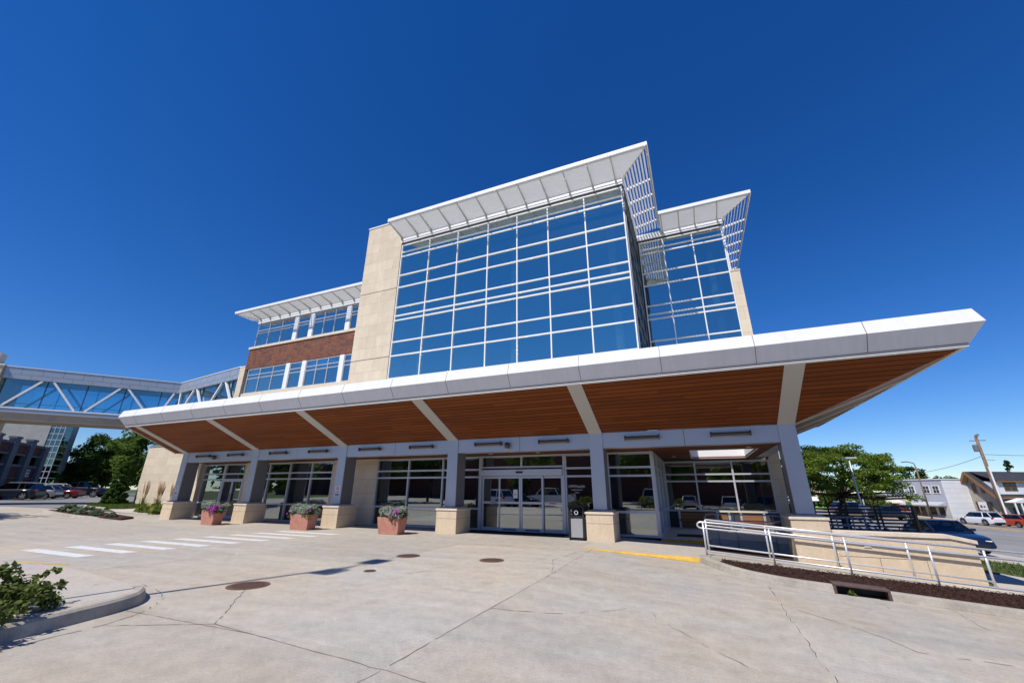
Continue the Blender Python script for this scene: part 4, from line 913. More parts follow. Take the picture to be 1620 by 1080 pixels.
b = MB(); b.prism([(3.36,15.46,-1.2),(6.37,15.46,-1.2),(6.37,15.46,0.38),(5.9,15.46,0.48),(3.36,15.46,0.49)],(0,0.42,0),MT['stone_plain']); b.build('wall', t)
b = MB(); b.prism([(3.36,15.42,0.492),(5.9,15.42,0.482),(6.42,15.42,0.372),(6.42,15.42,0.462),(5.88,15.42,0.585),(3.36,15.42,0.60)],(0,0.50,0),MT['cap']); b.build('coping', t, bevel=0.008)
b = MB(); b.box(2.2,3.4,15.452,15.459,-0.325,-0.31,MT['crack']); b.box(4.3,4.312,15.4585,15.4595,-0.6,-0.05,MT['crack']); b.box(3.4,5.3,15.4585,15.4595,-0.062,-0.05,MT['crack']); b.box(5.29,5.30,15.4585,15.4595,-0.6,-0.05,MT['crack']); b.build('joint', t)
for i,(x,z_) in enumerate(((4.1,0.22),(5.45,0.20))):
    q = thing('wall_light', ('small steel step light in the stone wall, left one','small steel step light in the stone wall, nearer the right end')[i], 'light', (x,15.45,z_))
    b = MB(); b.box(x-0.08,x+0.08,15.44,15.458,z_-0.035,z_+0.035,MT['rail']); b.build('housing', q); b = MB(); b.box(x-0.06,x+0.06,15.436,15.4398,z_-0.02,z_+0.02,MT['lens']); b.build('lens', q)
# beds behind the ramp
o = sheet('mulch_bed', [(0.2,15.46),(2.35,15.46),(2.36,17.0),(0.2,17.0)], lambda x,y: 0.06, MT['mulch']); stuff(o, 'dark bark mulch in the bed between ramp and porch glass', 'mulch')
def guardrail(name, label, y, zt, x0, xp, x1, m_, r_=0.024, loop=True, mids=(0.16,), low=0.14, foot=None):
    t = thing(name, label, 'rail', (xp[0],y,rampz(xp[0])))
    z_ = zt
    top = []; 
    b = MB(); loopz = mids[0]
    pts = []
    n = 10
    if loop:
        c0 = (x0, z_(x0)-loopz/2)
        pts = [(x0+0.0,y,z_(x0)-loopz)] + [(c0[0]-0.11*math.cos(a),y,c0[1]-loopz/2*math.sin(a)) for a in [math.pi/2-math.pi*k/8 for k in range(1,8)]] 
        b.tube([(x1,y,z_(x1)-loopz)]+pts+[(x0,y,z_(x0)),(x1,y,z_(x1))], r_, m_, 8)
    else:
        b.tube([(x0,y,z_(x0)),(x1,y,z_(x1))], r_, m_, 8); b.tube([(x0,y,z_(x0)-loopz),(x1,y,z_(x1)-loopz)], r_*0.9, m_, 8)
    b.build('handrail', t, smooth=True)
    b = MB(); b.tube([(xp[0],y,rampz(xp[0])+low),(x1,y,rampz(x1)+low)], r_*0.85, m_, 8); b.build('lower_rail', t, smooth=True)
    for x in xp:
        b = MB(); b.tube([(x,y,rampz(x)-0.05),(x,y,z_(x))], r_, m_, 8); b.build('post', t, smooth=True)
        if foot is not None:
            b = MB(); b.box(x-0.06,x+0.06,y-0.05,y+0.05,rampz(x)-0.0,rampz(x)+0.012,MT['rust']); b.tube([(x,y,rampz(x)),(x,y,rampz(x)+0.045)],r_*1.35,MT['rust'],8); b.build('foot', t)
    return t
guardrail('ramp_rail','galvanised pipe rail with rounded end along the kerb side of the ramp', 13.90, lambda x: 0.80-0.078*x if x < 5.4 else 0.38-0.05*(x-5.4), -0.06, [-0.02,1.6,3.23,4.86,6.5,8.1], 8.4, MT['rail'], foot=1)
guardrail('ramp_rail','galvanised pipe rail along the wall side of the ramp', 15.31, lambda x: 0.795-0.0818*x, 0.06, [0.06,1.67,3.29,4.9,6.42], 6.45, MT['rail'], r_=0.028, loop=False)
t = thing('porch_rail','grey pipe rail with rounded ends in the shade before the porch glass','rail',(1.2,17.0,-0.05))
b = MB(); y = 16.98
b.tube([(0.10,y,0.0),(0.06,y,0.45),(0.06,y,0.76),(0.14,y,0.86),(0.3,y,0.885),(2.12,y,0.885),(2.32,y,0.86),(2.42,y,0.785),(2.32,y,0.71),(2.12,y,0.685),(0.06,y,0.685)],0.022,MT['rail_blue'],8); b.build('handrail', t, smooth=True)
b = MB(); b.tube([(0.1,y,0.02),(0.25,y,0.09),(2.13,y,0.06)],0.02,MT['rail_blue'],8); b.build('lower_rail', t, smooth=True)
for x in (0.43,1.0,2.13):
    b = MB(); b.tube([(x,y,-0.25),(x,y,0.885)],0.02,MT['rail_blue'],8); b.build('post', t, smooth=True)
t = thing('stair_rail','grey painted stair handrail right of the last column, stepping down behind the wall','rail',(4.2,17.6,-0.4))
b = MB()
for y,dz in ((17.5,0),(18.7,-0.03)):
    b.tube([(3.5,y,0.83+dz),(4.74,y,0.85+dz),(5.5,y,0.42+dz),(6.2,y,0.02+dz)],0.024,MT['rail_blue'],8); b.tube([(3.5,y,0.60+dz),(4.74,y,0.6+dz),(5.5,y,0.2+dz),(6.2,y,-0.2+dz)],0.02,MT['rail_blue'],8)
b.build('handrail', t, smooth=True)
for y in (17.5,18.7):
    for x in (3.6,4.28,4.74,5.9):
        b = MB(); b.tube([(x,y,-0.7),(x,y,0.83 if x < 5 else 0.18)],0.022,MT['rail_blue'],8); b.build('post', t, smooth=True)
mb = MB()
for i in range(5): mb.box(3.2,4.8+0.3*i,16.7,20.3,-0.02-0.15*(i+1),-0.02-0.15*i,MT['walk'])
structure(mb.build('steps'))
# wooden bench by the porch windows
t = thing('bench','long wooden slatted bench with pale posts along the porch wall, partly sunlit','bench',(1.2,22.4,0.02))
for x0,x1 in ((-0.95,0.55),(0.72,1.05),(1.62,2.42)):
    b = MB(); b.box(x0,x1,22.25,22.31,0.08,0.70,MT['benchwood']); b.build('backrest', t)
b = MB(); b.box(-1.0,3.0,21.95,22.24,0.36,0.42,MT['benchwood']); b.build('seat', t)
for x in (-1.02,0.6,1.08,1.55,2.45):
    b = MB(); b.box(x,x+0.09,22.2,22.34,0.021,0.74,MT['alu']); b.build('leg', t)
b = MB(); b.box(0.55,2.5,22.18,22.4,0.745,0.80,MT['cap']); b.build('top_rail', t)
# black fence right of the porch
def fence(pts, label, ht, nb=6):
    t = thing('picket_fence', label, 'fence', (pts[0][0],pts[0][1],h(pts[0][0])))
    b = MB()
    for i in range(len(pts)-1):
        (xa,ya,za),(xb,yb,zb_) = pts[i], pts[i+1]
        for k in range(nb):
            f = k/(nb-1); dz = -ht*f*0.92
            b.bar((xa,ya,za+dz),(xb,yb,zb_+dz),0.025,0.045,MT['fence'])
    b.build('rail_panel', t)
    for i in range(len(pts)-1):
        (xa,ya,za),(xb,yb,zb_) = pts[i], pts[i+1]; n = max(1, round(math.hypot(xb-xa,yb-ya)/1.1))
        for k in range(n+(i == len(pts)-2)):
            f = k/n; b = MB(); x,y,z_ = xa+(xb-xa)*f, ya+(yb-ya)*f, za+(zb_-za)*f; b.box(x-0.03,x+0.03,y-0.03,y+0.03,z_-ht-0.25,z_+0.04,MT['fence']); b.build('post', t)
fence([(3.5,22.0,1.1),(5.22,22.0,1.08),(7.55,22.0,1.1)],'black rail fence right of the last column, nearer run',0.95,8)
fence([(4.7,23.8,1.06),(8.25,23.8,1.05)],'black rail fence standing behind the nearer black fence',1.0,8)
mb = MB(); mb.box(3.66,7.6,20.4,26,-1.2,0.02,MT['walk']); structure(mb.build('terrace'))
t = thing('bench_rail','low grey concrete ledge in front of the blue car','ledge',(6.0,19.6,-0.6)); b = MB(); b.box(4.9,7.3,20.0,20.38,-0.9,0.30,MT['walk']); b.build('ledge', t, bevel=0.05)

# ---------------------------------------------------------------- vehicles
def autosmooth(o, deg=32):
    me = o.data; bm = bmesh.new(); bm.from_mesh(me)
    for f in bm.faces: f.smooth = True
    for e in bm.edges:
        if len(e.link_faces) == 2 and e.calc_face_angle(0) > R(deg): e.smooth = False
    bm.to_mesh(me); bm.free(); return o
SPEC = {  # length, width, profile of hood/belt/deck (x, z), cowl, roof front, roof rear, rear base, roof z, wheel x, wheel radius
 'sedan': (4.65,1.80,[(-2.32,0.80),(-2.2,0.95),(-1.7,1.00),(-1.2,0.96),(0.95,0.93),(1.5,0.86),(2.0,0.76),(2.25,0.64),(2.32,0.5)],1.02,0.22,-0.90,-1.72,1.44,1.36,0.325),
 'suv':   (4.80,1.92,[(-2.4,0.85),(-2.34,1.05),(-2.0,1.10),(1.0,1.06),(1.6,1.0),(2.1,0.92),(2.33,0.76),(2.4,0.6)],1.15,0.35,-1.85,-2.30,1.72,1.42,0.37),
 'hatch': (4.1,1.74,[(-2.05,0.75),(-1.98,0.98),(-1.6,1.02),(0.9,0.98),(1.45,0.92),(1.85,0.80),(2.0,0.66),(2.05,0.5)],1.05,0.22,-1.35,-1.93,1.53,1.25,0.31),
 'pickup':(5.8,2.0,[(-2.9,1.15),(-2.86,1.24),(-1.1,1.24),(1.2,1.22),(1.9,1.18),(2.6,1.12),(2.85,0.95),(2.9,0.75)],1.35,0.70,-0.70,-1.02,1.92,1.8,0.42)}
def car(name, label, pm, kind, loc, heading, scale=1.0, group=None):
    L, Wd_, prof, cowl, rf, rb_, rbase, rz_, wx, wr = SPEC[kind]
    root = thing(name, label, 'car' if kind != 'pickup' else 'pickup truck', (0,0,0), 0, group)
    px_ = [p[0] for p in prof]; pz_ = [p[1] for p in prof]
    top = lambda x: float(np.interp(x, px_, pz_))
    gnd = 0.24 if kind != 'pickup' else 0.36
    half = lambda x: Wd_/2*(1-0.16*max(0,(abs(x)-L*0.34)/(L*0.16))**2.2) 
    xs_ = sorted(set([round(-L/2+L*i/56,3) for i in range(57)])); ring = []
    for x in xs_:
        w_ = half(x); zt = top(x); zb = gnd+(0.16*max(0,(abs(x)-L*0.44)/(L*0.06)))
        for s_ in (-1,1):
            d = abs(x-s_*wx); Ra = wr*1.20
            if d < Ra: zb = max(zb, wr+math.sqrt(Ra*Ra-d*d)*0.98)
        zb = min(zb, zt-0.16)
        zs_ = [zb,zb,zb+0.05,zb+(zt-zb)*0.5,zt-0.13 if zt-0.13 > zb+0.07 else zb+(zt-zb)*0.7,zt-0.03,zt+0.0,zt+0.015]; yf = [0,0.92,0.985,1.0,0.985,0.93,0.6,0]
        ring.append([(x,w_*f,z_) for f,z_ in zip(yf,zs_)]+[(x,-w_*f,z_) for f,z_ in list(zip(yf,zs_))[-2:0:-1]])
    b = MB(); m_ = len(ring[0])
    for i in range(len(ring)-1):
        b.add(ring[i]+ring[i+1],[(k,(k+1)%m_,m_+(k+1)%m_,m_+k) for k in range(m_)],pm)
    b.add(ring[0],[tuple(range(m_))],pm); b.add(ring[-1],[tuple(range(m_))],pm)
    me_ = b.build('body', root); bm = bmesh.new(); bm.from_mesh(me_.data); bmesh.ops.remove_doubles(bm, verts=bm.verts, dist=0.0005); bm.to_mesh(me_.data); bm.free(); autosmooth(me_, 38); body = me_
    # dark sill and underside
    b = MB(); b.box(-L*0.46,L*0.46,-Wd_*0.40,Wd_*0.40,gnd-0.04,gnd+0.14,MT['black']); b.build('underbody', root)
    # greenhouse
    wl, wu = Wd_*0.455, Wd_*0.37
    lo = [(cowl,top(cowl)),(rbase,top(rbase))]; up_ = [(rf,rz_-0.05),(rb_,rz_-0.05)]
    b = MB()
    A0,A1 = (cowl,wl*0.94,lo[0][1]-0.01),(cowl,-wl*0.94,lo[0][1]-0.01); B0,B1 = (rf,wu,up_[0][1]),(rf,-wu,up_[0][1]); D0,D1 = (rb_,wu*0.97,up_[1][1]),(rb_,-wu*0.97,up_[1][1]); E0,E1 = (rbase,wl*0.93,lo[1][1]-0.01),(rbase,-wl*0.93,lo[1][1]-0.01)
    mid0 = ((cowl+rbase)/2,wl,top(0)-0.01); mid1 = ((cowl+rbase)/2,-wl,top(0)-0.01)
    b.add([A0,A1,B1,B0],[(0,1,2,3)],MT['carglass']); b.add([E0,E1,D1,D0],[(0,1,2,3)],MT['carglass'])
    b.add([A0,mid0,E0,D0,B0],[(0,1,2,3,4)],MT['carglass']); b.add([A1,mid1,E1,D1,B1],[(0,1,2,3,4)],MT['carglass'])
    b.build('window', root, fixn=False)
    b = MB(); b.box(rbase+0.35,cowl-0.45,-wl*0.8,wl*0.8,top(0)-0.25,top(0)+0.05,MT['black'])
    for sx in (0.15,-0.75):
        for sy in (-1,1): b.box(sx-0.28,sx-0.12,sy*0.38-0.22,sy*0.38+0.22,top(0)-0.2,rz_-0.32,MT['black'])
    b.build('seat', root)
    for P0,P1 in ((A0,B0),(A1,B1),(E0,D0),(E1,D1)):
        b = MB(); b.bar(P0,P1,0.075,0.05,pm); b.build('pillar', root)
    xb = (rf+rb_)/2+0.05; 
    for s_ in (-1,1):
        b = MB(); b.bar((xb-0.06,s_*wl*0.99,top(0)-0.02),(xb-0.06,s_*wu*1.0,rz_-0.06),0.09,0.03,MT['black']); b.build('pillar', root)
    if kind == 'suv':
        for s_ in (-1,1):
            b = MB(); b.bar((rb_+0.55,s_*wl*0.99,top(-1)-0.02),(rb_+0.62,s_*wu,rz_-0.06),0.10,0.04,pm); b.build('pillar', root)
    b = MB(); n = 6; rows = []
    for i in range(n+1):
        x = rf+0.06+(rb_-rf-0.12)*i/n; e = 1-(2*i/n-1)**4
        rows.append([(x,wu*1.03*f,rz_-0.055+0.055*e*(1-f**4)+0.0) for f in (-1,-0.8,-0.4,0,0.4,0.8,1)])
    for i in range(n): b.add(rows[i]+rows[i+1],[(k,k+1,7+k+1,7+k) for k in range(6)],pm)
    for i in (0,): b.bar((rf,wu,rz_-0.06),(rb_,wu*0.97,rz_-0.06),0.06,0.05,pm); b.bar((rf,-wu,rz_-0.06),(rb_,-wu*0.97,rz_-0.06),0.06,0.05,pm); b.bar((rf,wu,rz_-0.06),(rf,-wu,rz_-0.06),0.08,0.04,pm); b.bar((rb_,wu,rz_-0.06),(rb_,-wu,rz_-0.06),0.08,0.04,pm)
    ro = b.build('roof', root, fixn=True); autosmooth(ro, 40)
    if kind == 'suv':
        b = MB()
        for s_ in (-1,1): b.tube([(rf-0.1,s_*wu*0.9,rz_-0.01),(rf-0.25,s_*wu*0.9,rz_+0.035),(rb_+0.2,s_*wu*0.9,rz_+0.035),(rb_+0.05,s_*wu*0.9,rz_-0.01)],0.018,MT['alu'],6)
        b.build('roof_rail', root)
    if kind == 'pickup':
        b = MB(); b.box(-2.75,-1.15,-0.8,0.8,1.235,1.262,MT['black']); b.build('bed', root)
    # wheels
    first = None
    for sx in (1,-1):
        for sy in (1,-1):
            if first is None:
                w0 = MB(); b = w0
                k = 24; prof_ = [(wr*0.66,-0.10),(wr*0.93,-0.105),(wr,-0.07),(wr,0.07),(wr*0.93,0.105),(wr*0.66,0.10)]
                base = len(b.v); mi = b.m(MT['tyre'])
                for r_,y_ in prof_:
                    for j in range(k): b.v.append((r_*math.cos(6.2832*j/k),y_,r_*math.sin(6.2832*j/k)))
                for i in range(len(prof_)-1):
                    for j in range(k): b.f.append((base+i*k+j,base+i*k+(j+1)%k,base+(i+1)*k+(j+1)%k,base+(i+1)*k+j)); b.mi.append(mi)
                b.add([(wr*1.12*math.cos(6.2832*j/k),-0.09,wr*1.12*math.sin(6.2832*j/k)) for j in range(k)],[tuple(range(k))],MT['black']) if False else None
                wh = b.build('wheel', root, fixn=False); autosmooth(wh, 50)
                r2 = MB(); r2.add([(wr*0.67*math.cos(6.2832*j/k),0.055,wr*0.67*math.sin(6.2832*j/k)) for j in range(k)],[tuple(range(k))],MT['black'])
                for j in range(5):
                    a = 6.2832*j/5; r2.bar((0.03*math.cos(a),0.085,0.03*math.sin(a)),(wr*0.66*math.cos(a),0.09,wr*0.66*math.sin(a)),0.075,0.03,MT['rim'],up=(0,1,0))
                k2 = 20; rr_ = [(r_*math.cos(6.2832*j/k2),0.092,r_*math.sin(6.2832*j/k2)) for r_ in (wr*0.68,wr*0.6) for j in range(k2)]
                r2.add(rr_,[(j,(j+1)%k2,k2+(j+1)%k2,k2+j) for j in range(k2)],MT['rim'])
                rim = r2.build('rim', wh, fixn=False); first = wh
                w_ = wh
            else: w_ = copy_tree(first, root)
            w_.location = (sx*wx, sy*(Wd_/2-0.115), wr); w_.rotation_euler = (0,0,0 if sy > 0 else math.pi)
    # lamps, mirrors, bumpers, plates
    for s_ in (-1,1):
        hx = L/2*0.955; hzz = top(hx)-0.10
        b = MB(); b.obox((hx-0.10,s_*half(hx)*0.80,hzz),(0.13,-s_*0.07,0.03),(0.05*s_*0,0.13,0),(0.0,0,0.075),MT['headlamp']); b.build('headlight', root, bevel=0.02)
        tx = -L/2*0.975; b = MB(); b.obox((tx+0.03,s_*half(tx)*0.86,top(tx+0.06)-0.12),(0.07,0,0),(0,0.14,0),(0,0,0.09 if kind != 'suv' else 0.11),MT['redlamp']); b.build('tail_light', root, bevel=0.015)
        b = MB(); b.obox((cowl-0.28,s_*(wl+0.12),top(cowl)+0.10),(0.05,0,0),(0,0.10,0),(0,0,0.065),pm); b.bar((cowl-0.28,s_*wl,top(cowl)+0.04),(cowl-0.28,s_*(wl+0.1),top(cowl)+0.07),0.04,0.03,MT['black']); b.build('mirror', root, bevel=0.025)
    b = MB(); fz = 0.42 if kind != 'pickup' else 0.62
    b.obox((L/2*0.985,0,fz),(0.04,0,0),(0,half(L/2)*0.72,0),(0,0,0.07),MT['black']); b.build('grille', root, bevel=0.015)
    b = MB(); b.obox((-L/2-0.0,0,gnd+0.14),(0.05,0,0),(0,half(L/2)*0.85,0),(0,0,0.09),MT['black']); b.build('bumper', root, bevel=0.02)
    return place(root, loc, heading, scale)
def hd(dx, dy): return math.atan2(dy, dx)
def on(x, y, dz=0.0): return (x, y, h(x)+dz)
car('parked_car','navy blue sedan at the street kerb just behind the stone wall end',MT['car_blue'],'sedan',on(10.0,26.75,0.0),hd(0.10,-1.0),0.88)
car('parked_car','white sport utility car parked across the street in front of the gabled house',MT['car_white'],'suv',on(30.8,71.8,0.02),hd(-0.40,0.917),0.88)
car('parked_car','orange red hatchback parked across the street behind the white car',MT['car_red'],'hatch',on(34.7,74.0,0.02),hd(-0.40,0.917),0.95)
car('parked_car','dark navy sport utility car at the near left of the lot, silver roof rails',MT['car_dark'],'suv',on(-68.9,22.2,0.02),hd(-0.74,-0.67))
car('parked_car','silver car between the dark navy and maroon ones in the left lot',MT['car_silver'],'hatch',on(-70.6,24.7,0.02),hd(-0.74,-0.67))
car('parked_car','maroon car beside the silver one in the left lot',MT['car_maroon'],'sedan',on(-72.4,27.2,0.02),hd(-0.74,-0.67))
car('parked_car','white car facing right between the maroon car and dark pickup',MT['car_white'],'suv',on(-77.0,29.0,0.02),hd(0.72,0.69))
car('parked_car','large dark navy pickup truck facing right at the end of the left lot',MT['car_dark'],'pickup',on(-80.5,32.5,0.02),hd(0.72,0.69),1.1)

# ---------------------------------------------------------------- skywalk bridge
br = thing('skywalk_bridge','grey panelled skywalk with blue glass and white diagonal braces at left','bridge',(-50,20,7.3))
P0 = Vector((-48.15,24.57,0)); P1 = Vector((-56.6,13.62,0)); Q0 = Vector((-36.42,22.9,0)); LA = (P1-P0).length; dA = (P1-P0).normalized(); nA = Vector((-dA.y,dA.x,0)); 
if nA.dot(Vector((0,0,0))-P0) < 0: nA = -nA
dB = (P0-Q0).normalized(); LB = (P0-Q0).length; nB = Vector((-dB.y,dB.x,0))
if nB.dot(Vector((0,0,0))-Q0) < 0: nB = -nB
DEP = 3.4
def V3(o, d, n_, s_, off, z_): p = o+d*s_+n_*off; return (p.x,p.y,z_)
def slab(b, o, d, n_, s0, s1, f0, f1, z0, z1, m_):
    b.add([V3(o,d,n_,s0,f0,z0),V3(o,d,n_,s1,f0,z0),V3(o,d,n_,s1,f1,z0),V3(o,d,n_,s0,f1,z0),V3(o,d,n_,s0,f0,z1),V3(o,d,n_,s1,f0,z1),V3(o,d,n_,s1,f1,z1),V3(o,d,n_,s0,f1,z1)],[(3,2,1,0),(4,5,6,7),(0,1,5,4),(1,2,6,5),(2,3,7,6),(3,0,4,7)],m_)
for nm,(o_,d_,n_,L_) in {'a':(P0,dA,nA,12.75),'b':(Q0,dB,nB,LB)}.items():
    L1 = L_
    b = MB(); slab(b,o_,d_,n_,0,L1,0,-DEP,10.95,12.0,MT['bridge_panel']); up = b.build('panel_band', br)
    b = MB(); slab(b,o_,d_,n_,0,L1,0.05,-DEP-0.05,12.0,12.06,MT['white']); b.build('coping', up)
    b = MB(); slab(b,o_,d_,n_,0,L1,0.003,0,11.35,11.365,MT['darkmetal'])
    for k in range(int(L1/1.39)+1):
        s0 = 1.39*k+0.5
        if s0 < L1: slab(b,o_,d_,n_,s0-0.008,s0+0.008,0.004,0,11.366,12.0,MT['darkmetal'])
        if s0+0.67 < L1: slab(b,o_,d_,n_,s0+0.66,s0+0.676,0.004,0,10.95,11.35,MT['darkmetal'])
    b.build('panel_seam', up)
    b = MB(); slab(b,o_,d_,n_,0,L1,0.02,-DEP-0.02,7.95,8.31,MT['bridge_panel']); lo_ = b.build('sill_band', br)
    b = MB(); slab(b,o_,d_,n_,0,L1,0.07,0.021,8.31,8.42,MT['white']); b.build('sill', lo_)
    b = MB(); slab(b,o_,d_,n_,0,L1,-0.12,-DEP+0.12,7.33,7.95,MT['bridge_conc']); b.build('concrete_beam', br)
    for off,nm2 in ((-0.26,'glass'),(-DEP+0.26,'glass')):
        b = MB(); b.add([V3(o_,d_,n_,0,off,8.42),V3(o_,d_,n_,L1,off,8.42),V3(o_,d_,n_,L1,off,10.95),V3(o_,d_,n_,0,off,10.95)],[(0,1,2,3)],MT['bridgeglass']); b.build('glass', br, fixn=False)
    b = MB()
    for off in (-0.02,-DEP+0.02):
        k = 1.4
        while k < L1: slab(b,o_,d_,n_,k-0.03,k+0.03,off-0.16*(1 if off > -1 else -1),off-0.22*(1 if off > -1 else -1),8.42,10.95,MT['darkmetal']); k += 2.78
    b.build('mullion', br)
    b = MB(); slab(b,o_,d_,n_,0.2,L1-0.1,-DEP+0.1,-DEP+0.16,9.2,9.25,MT['darkmetal']); b.build('handrail', br)
    dg = [(12.07,8.49,10.08,10.93),(9.32,10.93,7.3,8.42),(6.6,8.42,4.57,10.93),(4.0,10.93,1.9,8.42),(1.2,8.42,0.35,10.93)] if nm == 'a' else [(8.6,10.93,10.8,8.42),(8.0,10.93,5.8,8.42),(3.1,10.93,5.2,8.42),(2.45,10.93,0.3,8.42),(11.0,8.42,11.5,10.93)]
    for s0,z0,s1,z1 in dg:
        for off in (-0.10,-DEP+0.10):
            b = MB(); b.bar(V3(o_,d_,n_,s0,off,z0),V3(o_,d_,n_,s1,off,z1),0.16,0.16,MT['white'] if off > -1 else MT['bridge_panel']); b.build('diagonal_brace', br)  # far braces greyer: the dimming by the glass is put into their colour
# abutment at the left end of the bridge
ab = thing('bridge_pier','tan stone pier carrying the left end of the skywalk','pier',(-57.5,13,0.3))
b = MB(); slab(b,P0,dA,nA,12.78,17,0.25,-DEP-0.3,0.2,12.0,MT['stone_plain']); b.build('shaft', ab)
b = MB(); slab(b,P0,dA,nA,12.7,17.1,0.33,-DEP-0.4,12.0,12.1,MT['white']); b.build('coping', ab)
b = MB(); slab(b,P0,dA,nA,13.6,17.1,-0.6,-1.6,12.1,13.3,MT['tower_conc']); b.build('chimney', ab)

# ---------------------------------------------------------------- garage and stair tower on the left
ga = thing('parking_garage','dark red brick parking garage with grey piers behind the left lot','building',(-82,26,0.5))
GR = Vector((-87.2,30.0,0)); gd = Vector((0.78,-0.625,0)).normalized(); gn = Vector((-gd.y,gd.x,0))
if gn.dot(-GR) < 0: gn = -gn
GL = 30
def gz(a): return 0.3+a
b = MB()
for z0,z1 in ((0.9,2.75),(3.0,4.2),(6.25,7.0)): slab(b,GR,gd,gn,0,GL,-0.25,-0.6,z0,z1,MT['garage_brick'])
b = MB()
for z0,z1 in ((1.75,2.85),(3.15,4.25) if False else (2.98,4.28),(5.95,7.05)): slab(b,GR,gd,gn,0.0,GL,-0.25,-0.6,z0,z1,MT['garage_brick'])
b.build('wall', ga)
b = MB()
for z0,z1 in ((2.86,2.97),(4.29,4.6),(5.72,5.94),(7.06,7.35)): slab(b,GR,gd,gn,-0.1,GL,-0.05,-0.7,z0,z1,MT['garage_conc'])
b.build('ledge', ga)
for k,s_ in enumerate((0.0,4.2,8.4,12.6,16.8,21.0)):
    b = MB(); slab(b,GR,gd,gn,s_,s_+1.2,0.16,-0.5,0.2,7.7 if k else 7.3,MT['garage_conc']); b.build('column', ga)
    if k: b = MB(); slab(b,GR,gd,gn,s_-0.1,s_+1.3,0.24,-0.6,7.7,7.95,MT['garage_conc']); b.build('column_cap', ga)
b = MB(); slab(b,GR,gd,gn,0.1,GL,-6,-6.3,0.2,7.0,MT['interior_dark']); slab(b,GR,gd,gn,0.1,0.3,-0.61,-5.99,0.2,7.0,MT['interior_dark']); slab(b,GR,gd,gn,0.1,GL,-0.6,-6,4.0,4.2,MT['garage_conc']); slab(b,GR,gd,gn,0.1,GL,-0.6,-6,6.9,7.1,MT['garage_conc']); b.build('deck', ga)
q = thing('parking_sign','small white square sign on the brick garage wall','sign',(-85.2,28.4,3.4)); b = MB(); slab(b,GR,gd,gn,2.3,3.15,-0.2,-0.24,3.15,4.1,MT['signwhite']); b.build('plate', q)
b = MB(); slab(b,GR,gd,gn,2.45,3.0,-0.18,-0.199,3.7,3.95,MT['signink']); slab(b,GR,gd,gn,2.45,3.0,-0.18,-0.199,3.3,3.5,MT['signink']); b.build('print', q)
q = thing('clearance_bar','yellow clearance bar hanging in the garage entry','sign',(-84.9,28.1,2.6)); b = MB(); slab(b,GR,gd,gn,1.8,3.9,-0.3,-0.4,1.45,1.7,MT['signyellow']); b.build('bar', q)
to = thing('stair_tower','pale concrete tower with a green glass stair strip behind the garage','tower',(-102,34,0.5))
TT = Vector((-98.0,33.0,0)); td = Vector((-0.75,-0.66,0)).normalized() ; tn = Vector((-td.y,td.x,0))
if tn.dot(-TT) < 0: tn = -tn
b = MB(); slab(b,TT,td,tn,0,6.5,0,-7,0.3,14.0,MT['tower_conc']); b.build('shaft', to)
b = MB(); slab(b,TT,td,tn,-1.9,-0.02,-0.15,-1.9,1.2,12.4,MT['stairglass']); g_ = b.build('glass', to)
b = MB()
for k in range(12): slab(b,TT,td,tn,-1.95,0,-0.08,-0.149,1.2+1.0*k,1.3+1.0*k,MT['alu'])
for s_ in (-1.95,-1.3,-0.65): slab(b,TT,td,tn,s_,s_+0.08,-0.07,-0.148,1.2,12.4,MT['alu'])
b.build('frame', g_)
b = MB()
for k in range(12): slab(b,TT,td,tn,-1.98,-1.901,-0.16,-1.9,1.2+1.0*k,1.3+1.0*k,MT['alu'])
b.build('side_frame', g_)
b = MB(); slab(b,TT,td,tn,-2.1,-0.03,0.0,-2.1,12.4,13.0,MT['garage_conc']); b.build('roof', to)
b = MB(); slab(b,TT,td,tn,-1.8,-0.1,-1.0,-1.85,1.2,12.3,MT['interior_dark']); b.build('core', to)

# ---------------------------------------------------------------- across the street: shop, house, sheds, poles
def frame2(C_, a, b_): return V3(C_, -U, -Wd, a, b_, 0)
def qbox(b, C_, a0, a1, f0, f1, z0, z1, m_):   # a along -U (away), f along Wd (right)
    slab(b, C_, -U, Wd, a0, a1, f0, f1, z0, z1, m_)
CB = Vector((37.0,93.6,0)); zb = -2.75
sh_ = thing('corner_shop','two storey shop with blue grey front and big white side wall across the street','building',(37,93.6,zb))
b = MB(); qbox(b,CB,0,11,0,0.25,zb,3.63,MT['grey_siding']); b.build('front_wall', sh_)
b = MB(); qbox(b,CB,-0.12,0.0,0.0,14,zb,3.63,MT['white_siding']); b.build('side_wall', sh_)
b = MB(); qbox(b,CB,-0.2,11,-0.12,14,3.63,3.78,MT['white_siding']); qbox(b,CB,0.0,11,0.3,14,3.2,3.62,MT['garage_conc']); qbox(b,CB,10.8,11,0.26,14,zb,3.6,MT['white_siding']); b.build('roof', sh_)
for a in (0.72,2.35,5.0,7.0):
    b = MB(); qbox(b,CB,a-0.12,a+1.1,-0.07,-0.001,1.42,2.72,MT['white']); w_ = b.build('window', sh_)
    b = MB()
    for i in range(2):
        for j in range(2): qbox(b,CB,a+0.02+0.5*i,a+0.44+0.5*i,-0.09,-0.071,1.54+0.58*j,2.04+0.58*j,MT['dark_window'])
    b.build('pane', w_)
for a0,a1 in ((0.9,1.8),(2.3,3.3),(5.2,6.6)):
    b = MB(); qbox(b,CB,a0,a1,-0.05,-0.001,-1.95,-0.7,MT['dark_window']); b.build('window', sh_)
b = MB(); qbox(b,CB,4.1,4.9,-0.06,-0.001,zb+0.1,-0.75,MT['dark_window']); b.build('door', sh_)
